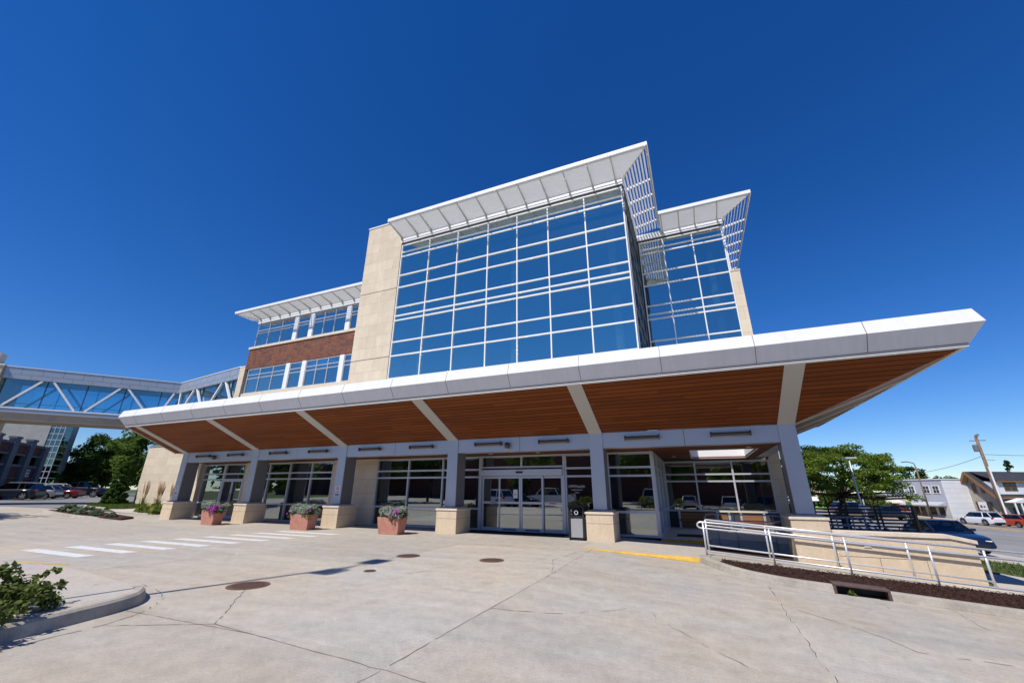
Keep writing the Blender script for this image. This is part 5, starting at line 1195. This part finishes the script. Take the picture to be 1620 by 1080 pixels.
b = MB(); b.prism([V3(CB,-U,Wd,0.3,-0.05,0.15),V3(CB,-U,Wd,0.3,-1.5,-0.35),V3(CB,-U,Wd,0.3,-1.5,-0.48),V3(CB,-U,Wd,0.3,-0.05,-0.45)],tuple(-U*7.5),MT['grey_siding']); b.build('awning', sh_)
q = thing('shop_sign','pale yellow square sign hung over the shop awning','sign',tuple(CB-U*5.4)); b = MB(); qbox(b,CB,4.6,5.7,-1.7,-1.55,-0.4,0.9,MT['signyellow']); b.build('plate', q)
b = MB(); qbox(b,CB,4.62,4.7,-1.66,-1.6,zb,-0.4,MT['polewood']); b.build('post', q)
q = thing('street_sign','small white sign with a red mark before the shop windows','sign',tuple(CB-U*3.2)); b = MB(); qbox(b,CB,3.0,3.6,-3.0,-2.95,-1.1,-0.6,MT['signwhite']); b.build('plate', q); b = MB(); qbox(b,CB,3.05,3.5,-3.02,-3.005,-0.95,-0.75,MT['signred']); b.build('mark', q); b = MB(); qbox(b,CB,3.27,3.33,-2.95,-2.9,zb,-0.6,MT['garage_conc']); b.build('post', q)

CH = Vector((42.5,91.5,0)); zb = -2.9
ho = thing('gabled_house','tan sided house with dark shingle roof and brown trim across the street','building',(42.5,91.5,zb))
def hp(a, f, z_): return V3(CH,-U,Wd,a,f,z_)
b = MB(); gx = 3.2
b.prism([hp(0.2,0,zb),hp(5.2,0,zb),hp(5.2,0,1.1),hp(gx,0,4.45),hp(0.2,0,1.0)],tuple(Wd*13),MT['siding']); b.build('wall', ho)
rid0, rid1 = hp(gx,-0.9,4.85), hp(gx,14,4.85)
b = MB()
for e_,ez in ((-0.3,0.98),(5.75,0.60)):
    a_, c_ = hp(e_,-0.9,ez), hp(e_,14,ez); n_ = Vector((0,0,0.16))
    b.prism([rid0,rid1,c_,a_],tuple(-n_),MT['shingle'])
rf_ = b.build('roof', ho)
b = MB()
for e_,ez in ((-0.3,0.98),(5.75,0.60)): b.bar(Vector(rid0)+Vector((0,0,-0.16)),Vector(hp(e_,-0.92,ez-0.16)),0.06,0.34,MT['browntrim']); b.prism([hp(gx,-0.86,4.55),hp(e_,-0.86,ez-0.2),hp(e_,-0.02,ez-0.2),hp(gx,-0.02,4.55)],(0,0,-0.04),MT['tanwall'])
b.bar(hp(-0.34,-0.9,0.86),hp(-0.34,14,0.86),0.06,0.2,MT['browntrim']); b.build('fascia_trim', rf_)
b = MB(); b.prism([hp(-0.05,0.3,1.4),hp(-0.05,6.5,1.4),hp(-0.05,6.5,3.3),hp(-0.05,0.3,3.3)],tuple(-U*2.6),MT['white_siding']); dm = b.build('dormer', ho)
b = MB(); b.prism([hp(-0.4,0.0,3.28),hp(-0.4,6.8,3.28),hp(3.1,6.8,4.75),hp(3.1,0.0,4.75)],(0,0,0.12),MT['shingle']); b.build('dormer_roof', dm)
b = MB(); b.bar(hp(-0.42,0.0,3.26),hp(-0.42,6.8,3.26),0.05,0.2,MT['browntrim']); b.build('dormer_trim', dm)
b = MB(); b.prism([hp(-0.09,1.15,1.85),hp(-0.09,3.25,1.85),hp(-0.09,3.25,3.15),hp(-0.09,1.15,3.15)],tuple(-U*0.039),MT['browntrim']); w_ = b.build('window', dm)
b = MB()
for f0 in (1.3,2.3): b.prism([hp(-0.11,f0,2.0),hp(-0.11,f0+0.8,2.0),hp(-0.11,f0+0.8,3.0),hp(-0.11,f0,3.0)],tuple(-U*0.018),MT['dark_window'])
b.build('pane', w_)
for a0,a1,z0,z1 in ((2.9,3.5,1.5,3.0),(1.75,2.3,1.5,2.85),(3.1,3.7,-1.3,0.3),(1.4,2.2,-1.4,0.3)):
    b = MB(); qbox(b,CH,a0,a1,-0.05,-0.001,z0,z1,MT['browntrim']); w_ = b.build('window', ho); b = MB(); qbox(b,CH,a0+0.1,a1-0.1,-0.07,-0.051,z0+0.1,z1-0.1,MT['dark_window']); b.build('pane', w_)
b = MB(); b.prism([hp(-1.4,0.3,0.32),hp(-1.4,2.1,0.85),hp(-1.4,3.9,0.32),hp(-1.4,3.9,0.2),hp(-1.4,0.3,0.2)],tuple(-U*1.55),MT['white']); po = b.build('porch', ho)
for f in (0.4,1.4,2.8,3.8):
    b = MB(); b.bar(hp(-1.3,f,zb),hp(-1.3,f,0.2),0.16,0.16,MT['white']); b.build('post', po)
b = MB(); b.prism([hp(0.15,1.6,zb),hp(0.15,2.6,zb),hp(0.15,2.6,-0.5),hp(0.15,1.6,-0.5)],tuple(-U*0.04),MT['dark_window']); b.build('door', ho)
b = MB()
for f in (0.7,1.0,1.75,2.1,2.45,3.1,3.5): b.bar(hp(-1.3,f,zb),hp(-1.3,f,-1.9),0.06,0.06,MT['white'])
b.bar(hp(-1.3,0.4,-1.85),hp(-1.3,3.8,-1.85),0.08,0.08,MT['white']); b.build('railing', po)
q = thing('house_sign','white sign board on a short post before the gabled house','sign',hp(1.2,-1.5,zb)); b = MB(); qbox(b,CH,0.9,2.0,-1.6,-1.5,-0.9,0.25,MT['signwhite']); b.build('plate', q); b = MB(); qbox(b,CH,1.1,1.35,-1.62,-1.601,-0.55,-0.3,MT['signink']); qbox(b,CH,1.5,1.8,-1.62,-1.601,-0.6,-0.2,MT['signink']); b.build('mark', q); b = MB(); qbox(b,CH,1.4,1.5,-1.5,-1.42,zb,-0.9,MT['polewood']); b.build('post', q)

def shed(name, label, x, y, w_, d_, z0, z1, zr, m1, m2, cat='building'):
    t = thing(name, label, cat, (x+w_/2,y,z0)); b = MB(); b.box(x,x+w_,y,y+d_,z0-0.5,z1,m1); wl_ = b.build('wall', t)
    b = MB(); b.prism([(x-0.4,y-0.6,z1),(x-0.2,y+d_*0.5,zr),(x-0.2,y+d_,z1)],(w_+0.8,0,0),m2); b.build('roof', t)
    b = MB(); n = int(w_/1.1)
    for k in range(n): b.box(x+0.3+k*1.1,x+1.0+k*1.1,y-0.03,y-0.001,z0+0.5,z1-0.15,MT['dark_window'])
    b.build('window', wl_)
shed('low_shop','low shop with a cream roof left of the blue grey building',30.2,100,5.0,6,-1.9,-0.2,0.75,MT['browntrim'],MT['cream'])
shed('market_hall','long white roofed market shed with a green front behind the tree',16,101,10.2,6,-1.6,0.0,0.7,MT['lime'],MT['white'])
t = thing('block_building','tan block building glimpsed beside the last column','building',(18,118,-1.4)); b = MB(); b.box(13.0,24.6,116,128,-2,3.2,MT['tanwall']); b.build('wall', t); b = MB(); b.box(12.8,24.8,115.8,128.2,3.2,3.4,MT['cap']); b.build('coping', t)
def pole(name, label, base, topz, r_, m_, lean=(0,0)):
    t = thing(name, label, 'pole', base); b = MB(); b.tube([base,(base[0]+lean[0],base[1]+lean[1],topz)], r_, m_, 10, r2=r_*0.7); b.build('shaft', t, smooth=True); return t
up_ = pole('utility_pole','weathered wooden utility pole with transformer and wires before the house',(37.0,80.0,-2.6),9.1,0.24,MT['polewood'])
b = MB(); b.lathe([(0.26,0),(0.30,0.05),(0.30,0.85),(0.22,0.95)],(36.5,79.8,7.0),MT['garage_conc'],14); b.build('transformer', up_)
b = MB(); b.bar((36.2,80,8.5),(37.9,80,8.5),0.1,0.1,MT['polewood']); b.bar((36.9,79.8,9.1),(37.3,79.8,9.3),0.08,0.3,MT['garage_conc']); b.bar((37,80,5.9),(37.9,79.6,5.8),0.06,0.06,MT['garage_conc']); b.build('crossarm', up_)
b = MB(); b.tube([(37.06,79.74,-2.4),(37.06,79.76,5.0)],0.10,MT['white'],8); b.build('conduit', up_)
def wire(label, p, q, sag, r_=0.025):
    t = thing('overhead_wire', label, 'wire', p); b = MB(); P = []
    for k in range(17):
        f = k/16; P.append((p[0]+(q[0]-p[0])*f,p[1]+(q[1]-p[1])*f,p[2]+(q[2]-p[2])*f-sag*4*f*(1-f)))
    b.tube(P, r_, MT['black'], 5); b.build('cable', t)
wire('dark overhead wire running right from the utility pole',(37.2,79.9,6.6),(62,70,9.6),1.6); wire('dark overhead wire running left from the utility pole to the shop',(36.9,80,6.4),(30.5,90,4.3),0.5)
wire('thin overhead wire crossing the sky above the left trees',(-130,62,14.5),(-70,60,11.0),0.5,0.03); wire('second thin overhead wire above the left trees',(-130,62,13.6),(-70,60,10.3),0.5,0.03)
l1 = pole('street_lamp','tall pale street lamp with a flat double head before the locust tree',(7.34,27.0,-0.7),3.27,0.05,MT['rail'])
b = MB(); b.box(7.02,7.66,26.9,27.1,3.25,3.32,MT['rail']); b.build('lamp_head', l1)
b = MB(); b.bar((7.2,26.9,0.98),(7.6,26.9,0.9),0.06,0.2,MT['signwhite']); b.build('sign_plate', l1)
pole('lamp_post','shorter pale post behind the street lamp',(16.6,60,-1.2),2.5,0.07,MT['rail'])
bp_ = pole('street_pole','slim brown pole with curved arm left of the shop',(25.7,70,-1.8),4.7,0.11,MT['polewood'])
b = MB(); b.tube([(25.7,70,4.7),(25.6,70,5.1),(25.0,70,5.3),(24.4,70,5.25)],0.06,MT['garage_conc'],8); b.build('arm', bp_)
t = thing('street_sign','pale blue sign on the corner before the low shop','sign',(27.3,80,-1.9)); b = MB(); b.box(27.0,27.6,79.95,80,-0.3,0.35,MT['bridgeglass']); b.build('plate', t); b = MB(); b.tube([(27.3,80.03,-2),(27.3,80.03,0.35)],0.03,MT['rail'],6); b.build('post', t)
car('parked_car','dark car half hidden behind the black fence, left one',MT['car_dark'],'suv',on(18.6,72),hd(1,0.1)); car('parked_car','red car half hidden behind the black fence',MT['car_red'],'hatch',on(24.2,76),hd(1,0.1)); car('parked_car','black car half hidden behind the black fence, right one',MT['car_dark'],'pickup',on(20.3,66),hd(1,0.1),0.8)

# ---------------------------------------------------------------- trees and plants
def tree(name, label, base, htot, trunk_h, trunk_r, clumps, m_, leaf, seed, lean=(0,0), limbs=7, group=None, cat='tree'):
    """clumps: (dx,dy,dz, rx,ry,rz, count) relative to the base"""
    r_ = random.Random(seed); t = thing(name, label, cat, base, 0, group); bx,by,bz = base
    b = MB(); fk = Vector((bx+lean[0],by+lean[1],bz+trunk_h))
    b.tube([(bx,by,bz-0.2),(bx+lean[0]*0.3,by+lean[1]*0.3,bz+trunk_h*0.5),tuple(fk)], trunk_r, MT['bark'], 10, r2=trunk_r*0.75)
    big = sorted(clumps, key=lambda c: -c[6])[:limbs]
    for c in big:
        e_ = Vector((bx+c[0],by+c[1],bz+c[2])); mid = fk.lerp(e_,0.5)+Vector((r_.uniform(-.2,.2),r_.uniform(-.2,.2),-0.06*(e_-fk).length+r_.uniform(0,.2)))
        b.tube([tuple(fk-Vector((0,0,trunk_r*0.5))),tuple(mid),tuple(e_)], trunk_r*0.55, MT['bark'], 7, r2=trunk_r*0.12)
        for _ in range(3):
            s_ = mid.lerp(e_, r_.uniform(0,0.8)); d = Vector((r_.uniform(-1,1)*c[3],r_.uniform(-1,1)*c[4],r_.uniform(-.2,1)*c[5]))
            b.tube([tuple(s_),tuple(s_+d*0.8)], trunk_r*0.16, MT['bark'], 5, r2=trunk_r*0.05)
    b.build('trunk', t, smooth=True)
    leaves('crown', [(bx+c[0],by+c[1],bz+c[2],c[3],c[4],c[5],c[6]) for c in clumps], m_, leaf, t, seed)
    return t
def crown_shell(n, R_, cz, flat, cl, cnt, seed, low=-0.35, jitter=0.15):
    r_ = random.Random(seed); out = []
    for k in range(n):
        u_ = r_.uniform(low,1); a = r_.uniform(0,6.2832); s_ = math.sqrt(max(0,1-u_*u_)); q = r_.uniform(0.55,1.0)**0.6
        sc = 1+r_.uniform(-jitter,jitter)
        out.append((R_[0]*s_*math.cos(a)*q*sc,R_[1]*s_*math.sin(a)*q*sc,cz+R_[2]*u_*q*sc,cl*r_.uniform(.7,1.3),cl*r_.uniform(.7,1.3),cl*flat*r_.uniform(.7,1.3),cnt))
    return out
# the honey locust at right: layered flat sprays
cl = crown_shell(330,(2.95,2.6,1.78),3.2,0.40,0.42,135,5,low=-0.5)
cl += [(2.6+0.5*k,0.2*k,2.3-0.14*k,0.5,0.5,0.22,170) for k in range(3)]+[(-2.5,0,2.4,0.5,0.5,0.2,150),(-2.9,0.2,2.0,0.4,0.4,0.2,120)]
tree('honey_locust','spreading honey locust with feathery bright green crown right of the canopy',(7.55,31.0,-0.7),5.2,2.2,0.20,cl,MT['leaf_locust'],0.066,5,lean=(0.05,0),limbs=14)
t = thing('young_tree','thin dark staked sapling beside the last column','tree',(5.38,24.5,-0.2)); b = MB(); b.tube([(5.42,24.5,-0.5),(5.38,24.5,1.0),(5.28,24.5,2.05)],0.045,MT['bark'],7,r2=0.02); b.build('trunk', t); leaves('crown',[(5.3,24.5,1.9,0.35,0.35,0.3,120)],MT['leaf_mid'],0.07,t,9)
far_r = [('mid green bush clump behind the honey locust',(22.5,96,-1.7),3.6,2.4,'leaf_mid',21),('olive bush clump left of the cream roofed shop',(27.5,96,-1.9),3.2,2.2,'leaf_mid',22),('dark tree behind the blue grey shop',(44.0,112,-2.9),7.6,3.6,'leaf_dark',23),('dark tree with ragged top left of the blue grey shop',(39.5,112,-2.9),9.6,2.8,'leaf_dark',27),('dark green tree far behind the market shed',(19.0,110,-1.6),5.0,3.0,'leaf_dark',24),('green bush right of the house porch',(50.4,91.5,-2.9),2.2,0.9,'leaf_mid',25)]
for lb,bs,H_,R_,mm,sd in far_r:
    tree('leafy_tree',lb,bs,H_,H_*0.3,0.16,crown_shell(46,(R_,R_,H_*0.42),H_*0.58,0.75,R_*0.30,60,sd,low=-0.8),MT[mm],R_*0.10,sd,limbs=6)
def conifer(name, label, base, H_, R_, m_, leaf, seed, n=60, cnt=55, power=0.9, cat='tree', z0=0.05):
    r_ = random.Random(seed); cl = []
    for k in range(n):
        f = r_.random()**1.15; z_ = H_*(z0+(1-z0)*f); rr_ = R_*(1-f)**power*r_.uniform(0.65,1.0)+0.05; a = r_.uniform(0,6.2832); s_ = max(0.10,R_*0.30*(1-0.6*f))
        cl.append((rr_*math.cos(a),rr_*math.sin(a),z_,s_,s_,s_*0.8,cnt))
    t = thing(name, label, cat, base); b = MB(); b.tube([(base[0],base[1],base[2]-0.1),(base[0],base[1],base[2]+H_*0.93)],R_*0.09,MT['bark'],8,r2=0.02); b.build('trunk', t)
    leaves('crown',[(base[0]+c[0],base[1]+c[1],base[2]+c[2],c[3],c[4],c[5],c[6]) for c in cl],m_,leaf,t,seed,up=0.1); return t
conifer('spruce_tree','dark spruce tip rising behind the house roof',(63.5,130,-2.9),11.0,3.2,MT['leaf_dark'],0.26,31)
conifer('arborvitae','dense bright green arborvitae left of the stone wall',(-47.6,21.75,0.25),3.6,0.78,MT['leaf_arb'],0.10,32,n=150,cnt=90,power=0.62)
conifer('arborvitae','second smaller arborvitae tucked against the stone wall corner',(-47.9,25.5,0.25),4.2,0.6,MT['leaf_arb'],0.11,33,n=80,cnt=80,power=0.6)
left_t = [('dark dense tree right of the garage, tallest of the left trees',(-103,42,0.45),10.6,3.7,'leaf_dark',41,0.11),('broad green tree rising behind the stone wall corner',(-88,44,0.45),12.2,5.6,'leaf_mid',42,0.10),('mid green tree far behind the pickup',(-116,50,0.45),8.6,5.0,'leaf_mid',43,0.11),('low bright green tree just right of the pickup',(-104,39,0.45),5.4,2.6,'leaf_mid',44,0.10),('green tree behind the arborvitae',(-76,42,0.45),9.5,4.2,'leaf_dark',45,0.10),('small yellow green tree beside the garage stair',(-101,35.5,0.45),4.2,1.9,'leaf_locust',46,0.11),('leafy tree seen above the garage roof at the left edge',(-125,36,0.45),12.4,3.6,'leaf_mid',47,0.11),('dark green tree closing the gap behind the small trees',(-112,46,0.45),7.0,4.2,'leaf_dark',48,0.11),('green tree far back behind the dark dense tree',(-98,56,0.45),11.5,5.0,'leaf_mid',49,0.11)]
for lb,bs,H_,R_,mm,sd,lf in left_t:
    tree('broadleaf_tree',lb,bs,H_,H_*0.28,0.22,crown_shell(75,(R_,R_,H_*0.44),H_*0.56,0.8,R_*0.27,130,sd,low=-0.85),MT[mm],R_*lf*0.62,sd,limbs=8)
conifer('conifer_tree','dark conifer at the far left above the garage',(-128,30,0.45),13.0,3.0,MT['leaf_dark'],0.3,50)
# foreground shrub
sb = thing('shrub','leafy green shrub spreading over the near kerb at the left edge','shrub',(-8.45,2.3,0.15))
r_ = random.Random(61); cl = []; b = MB()
for k in range(230):
    a = r_.uniform(0,6.2832); u_ = r_.uniform(0,1)**0.6; rad = 1.18*u_; z_ = 0.15+0.05+(0.56*(1-u_**2)+0.10)*r_.uniform(0.25,1.0)
    x,y = -8.45+rad*math.cos(a)*1.05, 2.30+rad*math.sin(a)*0.95
    cl.append((x,y,z_,0.13,0.13,0.09,40))
    if k % 3 == 0: b.tube([(-8.4+0.1*math.cos(a),2.30+0.1*math.sin(a),0.12),((x-8.4)/2,(y+2.30)/2,z_*0.6+0.1),(x,y,z_)],0.008,MT['bark'],5,r2=0.003)
for k in range(22):   # stray sprays
    a = r_.uniform(-1.5,1.6); L = r_.uniform(1.05,1.32); z_ = r_.uniform(0.12,0.5)
    p0 = Vector((-8.4,2.30,0.25)); p1 = Vector((-8.45+L*math.cos(a),2.30+L*0.9*math.sin(a),0.08+z_))
    b.tube([tuple(p0),tuple(p0.lerp(p1,0.6)+Vector((0,0,0.07))),tuple(p1)],0.005,MT['bark'],5,r2=0.002)
    for f in (0.7,0.8,0.9,1.0): q_ = p0.lerp(p1,f); cl.append((q_.x,q_.y,q_.z+0.02,0.06,0.06,0.04,14))
b.build('stem', sb); leaves('foliage', cl, MT['leaf_bush'], 0.046, sb, 61, up=0.5, aspect=1.5)
# sage bushes on the far island
for i,(x,y,R_,H_,lb) in enumerate(((-38.6,15.35,0.52,0.55,'largest grey green sage bush, left end of the island row'),(-36.7,15.0,0.38,0.34,'small grey green sage bush between two larger ones on the island'),(-34.7,14.75,0.62,0.5,'wide grey green sage bush at the middle right of the island row'),(-33.3,14.5,0.33,0.3,'low grey green sage bush right of the widest one'),(-31.3,14.4,0.26,0.22,'tiny grey green sage bush, right end of the island row'))):
    t = thing('sage_bush', lb, 'shrub', (x,y,h(x)+0.1), 0, 'sage bushes on the island'); r_ = random.Random(70+i); cl = []
    for k in range(34):
        a = r_.uniform(0,6.2832); u_ = r_.random()**0.6; cl.append((x+R_*u_*math.cos(a),y+R_*u_*math.sin(a),h(x)+0.1+H_*(1-u_*u_*0.75)*r_.uniform(0.5,0.9),R_*0.18,R_*0.18,H_*0.16,60))
    leaves('foliage', cl, MT['leaf_grey'], 0.05, t, 70+i, up=0.6, aspect=2.2)
    b = MB(); [b.tube([(x,y,h(x)),(c[0],c[1],c[2])],0.012,MT['bark'],5,r2=0.004) for c in cl[:8]]; b.build('stem', t)
# day lilies and feather grasses in front of the stone wall
o = leaves('day_lilies', [(-29.2-8.0*f+r_.uniform(-.3,.3),17.55+0.25*f+r_.uniform(0,.9)+0.5*(f>.6),h(-34)+0.22,0.35,0.3,0.26,90) for f in [k/46 for k in range(47)]], MT['lily'], 0.16, None, 81, up=0.1, aspect=3.5)
stuff(o, 'yellow green day lily leaves along the foot of the stone wall', 'plants')
lf_ = thing('yellow_lily','single yellow lily bloom among the leaves before the stone wall','flower',(-33.9,17.5,0.1)); leaves('blossom',[(-33.9,17.45,0.62,0.12,0.12,0.06,16)],MT['signyellow'],0.10,lf_,3)
b = MB(); b.tube([(-33.9,17.5,0.1),(-33.9,17.45,0.6)],0.012,MT['lily'],5); b.build('stem', lf_)
def feather(x, y, H_, label, seed):
    t = thing('feather_grass', label, 'grass', (x,y,h(x)+0.05), 0, 'feather grasses by the stone wall'); r_ = random.Random(seed)
    b = MB(); p = MB()
    for k in range(46):
        a = r_.uniform(0,6.2832); L = H_*r_.uniform(0.35,0.62); sp = r_.uniform(0.05,0.42); q0 = Vector((x+0.08*math.cos(a),y+0.08*math.sin(a),h(x))); q1 = q0+Vector((math.cos(a)*sp*0.5,math.sin(a)*sp*0.5,L*0.7)); q2 = q0+Vector((math.cos(a)*sp*1.3,math.sin(a)*sp*1.3,L*0.85)); s_ = Vector((-math.sin(a),math.cos(a),0))*0.012
        b.add([q0-s_,q0+s_,q1+s_*0.8,q1-s_*0.8,q2],[(0,1,2,3),(3,2,4)],MT['grass'])
    for k in range(26):
        a = r_.uniform(0,6.2832); sp = r_.uniform(0.0,0.26); zt_ = H_*r_.uniform(0.8,1.0); q0 = Vector((x,y,h(x))); q1 = Vector((x+sp*math.cos(a),y+sp*math.sin(a),h(x)+zt_)); d = (q1-q0).normalized(); m0 = q0+d*zt_*0.66
        b.tube([tuple(q0),tuple(m0)],0.006,MT['straw'],4); p.tube([tuple(m0),tuple(m0+d*zt_*0.14),tuple(q1)],0.026,MT['straw'],5,r2=0.006)
    b.build('blade', t, fixn=False); p.build('plume', t)
for i,(x,y,H_,lb) in enumerate(((-37.2,18.7,2.2,'straw plumed feather grass, leftmost clump by the stone wall'),(-34.9,18.4,2.15,'straw plumed feather grass, second clump from the left'),(-33.3,18.4,2.0,'straw plumed feather grass, third clump from the left'),(-32.0,18.4,2.2,'straw plumed feather grass, fourth clump from the left'),(-30.6,18.3,2.1,'straw plumed feather grass, clump nearest the first plinth'))): feather(x,y,H_,lb,90+i)
def turf(name, poly, n, label, seed, dz, hgt=0.06):
    r_ = random.Random(seed); xs_ = [p[0] for p in poly]; ys_ = [p[1] for p in poly]; b = MB(); c = 0
    while c < n:
        x,y = r_.uniform(min(xs_),max(xs_)), r_.uniform(min(ys_),max(ys_))
        if not inpoly(x,y,poly): continue
        c += 1; a = r_.uniform(0,6.28); w_ = hgt*0.25; z_ = h(x)+dz; t_ = hgt*r_.uniform(.6,1.4)
        b.add([(x-w_*math.cos(a),y-w_*math.sin(a),z_),(x+w_*math.cos(a),y+w_*math.sin(a),z_),(x+r_.uniform(-.5,.5)*t_,y+r_.uniform(-.5,.5)*t_,z_+t_)],[(0,1,2)],MT['grass'])
    stuff(b.build(name, fixn=False), label, 'grass')
turf('lawn_grass', lawn, 6000, 'short mown grass around the arborvitae', 101, 0.10, 0.14)
verge = [(7.9,19.4),(9.3,16.8),(14,15),(30,12),(30,19),(12.4,19.6),(10.2,22.6),(9.4,23)]
structure(sheet('verge', verge, 0.008, MT['ground'])); turf('verge_grass', verge, 9000, 'green grass verge between the pavement and the street', 102, 0.008, 0.09)
q = thing('fallen_stick','short brown board lying at the edge of the grass verge','stick',(7.9,18.6,h(7.9))); b = MB(); b.bar((7.2,18.9,h(7.2)+0.03),(8.0,18.6,h(8)+0.03),0.07,0.05,MT['browntrim']); b.build('board', q)
# out of frame lamp post whose shadow crosses the drive
lp = pole('lamp_post','tall twin headed lamp post standing left of the camera, casting the long shadow',(-10.30,-0.5,0.0),12.95,0.075,MT['garage_conc'])
b = MB(); b.bar((-10.30,-1.4,12.95),(-10.30,0.4,12.95),0.06,0.06,MT['garage_conc']); b.build('arm', lp)
for y in (-1.5,-0.1):
    b = MB(); b.box(-10.57,-10.03,y,y+0.62,12.90,13.04,MT['garage_conc']); b.build('lamp_head', lp, bevel=0.02)

# ---------------------------------------------------------------- unseen cars, trees and blocks invented behind the camera for the glass to mirror
for lb,pm,kd,x,y,hdg in (('white pickup truck across the lot, mirrored in the sliding doors',MT['car_white'],'pickup',-14.6,-9.5,hd(-0.9,0.1)),('silver sport utility car across the lot, mirrored right of the doors',MT['car_silver'],'suv',-4.2,-10.5,hd(0.05,-1)),('silver hatchback across the lot, mirrored behind the lettering',MT['car_silver'],'hatch',-1.0,-9.0,hd(0.05,-1)),('white car across the lot, mirrored in the left shop window',MT['car_white'],'suv',-20.5,-8.0,hd(-0.8,-0.3)),('navy car across the lot, mirrored left of the entrance',MT['car_dark'],'sedan',-17.5,-9.0,hd(1,0.1)),('white van like car across the lot, mirrored right of the fifth column',MT['car_white'],'suv',3.2,-10.0,hd(0.1,-1)),('black car across the lot, mirrored in the porch glass',MT['car_dark'],'suv',6.6,-10.5,hd(0.1,-1)),('blue car across the lot, mirrored at the far right of the porch glass',MT['car_blue'],'sedan',9.8,-9.5,hd(0.1,-1))):
    car('parked_car' if kd != 'pickup' else 'pickup_truck',lb,pm,kd,on(x,y),hdg)
for lb,bs,H_,R_,mm,sd in (('leafy street tree south of the lot, mirrored in the left windows',(-19,-14,0),7.2,3.0,'leaf_locust',111),('broad tree south of the lot, mirrored over the doors',(-5,-24,0),10,4.5,'leaf_mid',112),('dense tree south of the lot, mirrored in the porch glass',(6.5,-16,-0.6),9,4.2,'leaf_mid',113),('dark tree at the far left behind the lot',(-36,-18,0),9,4.0,'leaf_dark',114)):
    tree('street_tree',lb,bs,H_,H_*0.3,0.2,crown_shell(50,(R_,R_,H_*0.4),H_*0.6,0.7,R_*0.3,70,sd,low=-0.6),MT[mm],R_*0.09,sd,limbs=8)
t = thing('brick_block','low dark brick building added south of the lot seen only mirrored','building',(-14,-30,0)); b = MB(); b.box(-34,-7,-42,-31,0,7.6,MT['garage_brick']); wl_ = b.build('wall', t); b = MB(); b.box(-34.3,-6.7,-42.3,-30.7,7.6,8.0,MT['garage_conc']); b.build('coping', t); b = MB(); b.box(-28,-25,-30.99,-30.95,1,3.2,MT['dark_window']); b.build('window', wl_)
for x,y,lb in ((-8.5,-5.0,'clipped hedge on the kerb across the drive, left part'),(-3.5,-5.2,'clipped hedge on the kerb across the drive, right part')):
    t = thing('hedge', lb, 'hedge', (x,y,0)); leaves('foliage',[(x+random.Random(i).uniform(-1.7,1.7),y+random.Random(i+50).uniform(-.5,.5),0.25+random.Random(i+90).uniform(0,.65),0.3,0.3,0.25,60) for i in range(36)],MT['leaf_bush'],0.08,t,120); b = MB(); b.tube([(x-1.5,y,0),(x-1.2,y,0.6)],0.03,MT['bark'],5); b.tube([(x+1.0,y,0),(x+1.2,y,0.6)],0.03,MT['bark'],5); b.build('stem', t)
structure(kerbrun('kerb', [(4,-3.6),(-2,-3.6),(-8,-3.6),(-14,-3.8)], 0.17, 0.15, MT['kerb']))

row = tree('street_tree','tall leafy tree in the added row far south of the lot',(-58,-34,0.3),9.5,2.8,0.22,crown_shell(46,(4.2,4.2,3.9),5.6,0.75,1.3,60,131,low=-0.85),MT['leaf_mid'],0.40,131,limbs=6)  # unseen tree row added to darken pale reflections in the storefronts
names = ['tall leafy tree at the left of the added row south of the lot','leafy tree in the added southern row, before the brick block','leafy tree in the added southern row behind the hatchback','leafy tree in the added southern row behind the porch cars','leafy tree in the added southern row, right end','leafy tree in the added southern row, farthest right','leafy tree filling the added southern row beside the brick block','added leafy tree behind the white pickup','added leafy tree beyond the navy car']
for i,(x,y) in enumerate(((-48,-30),(-41,-33),(1.5,-29),(10,-26),(17,-30),(25,-27),(-5.5,-33),(-34,-26),(-26,-25))):
    o = copy_tree(row); o.location = (x,y,h(x)); o.rotation_euler = (0,0,i*1.3); o['label'] = names[i]

t = thing('brick_block','long low dark office added south of the lot at the left, seen only mirrored','building',(-60,-40,0)); b = MB(); b.box(-95,-36,-48,-39,0,7.0,MT['garage_brick']); b.build('wall', t); b = MB(); b.box(-95.3,-35.7,-48.3,-38.7,7.0,7.4,MT['garage_conc']); b.build('coping', t)  # unseen blocks added at both sides to darken the mirrored horizon
t = thing('brick_block','long low dark office added south of the lot at the right, seen only mirrored','building',(20,-40,-1)); b = MB(); b.box(-5,60,-48,-39,-2,6.4,MT['garage_brick']); b.build('wall', t); b = MB(); b.box(-5.3,60.3,-48.3,-38.7,6.4,6.8,MT['garage_conc']); b.build('coping', t)
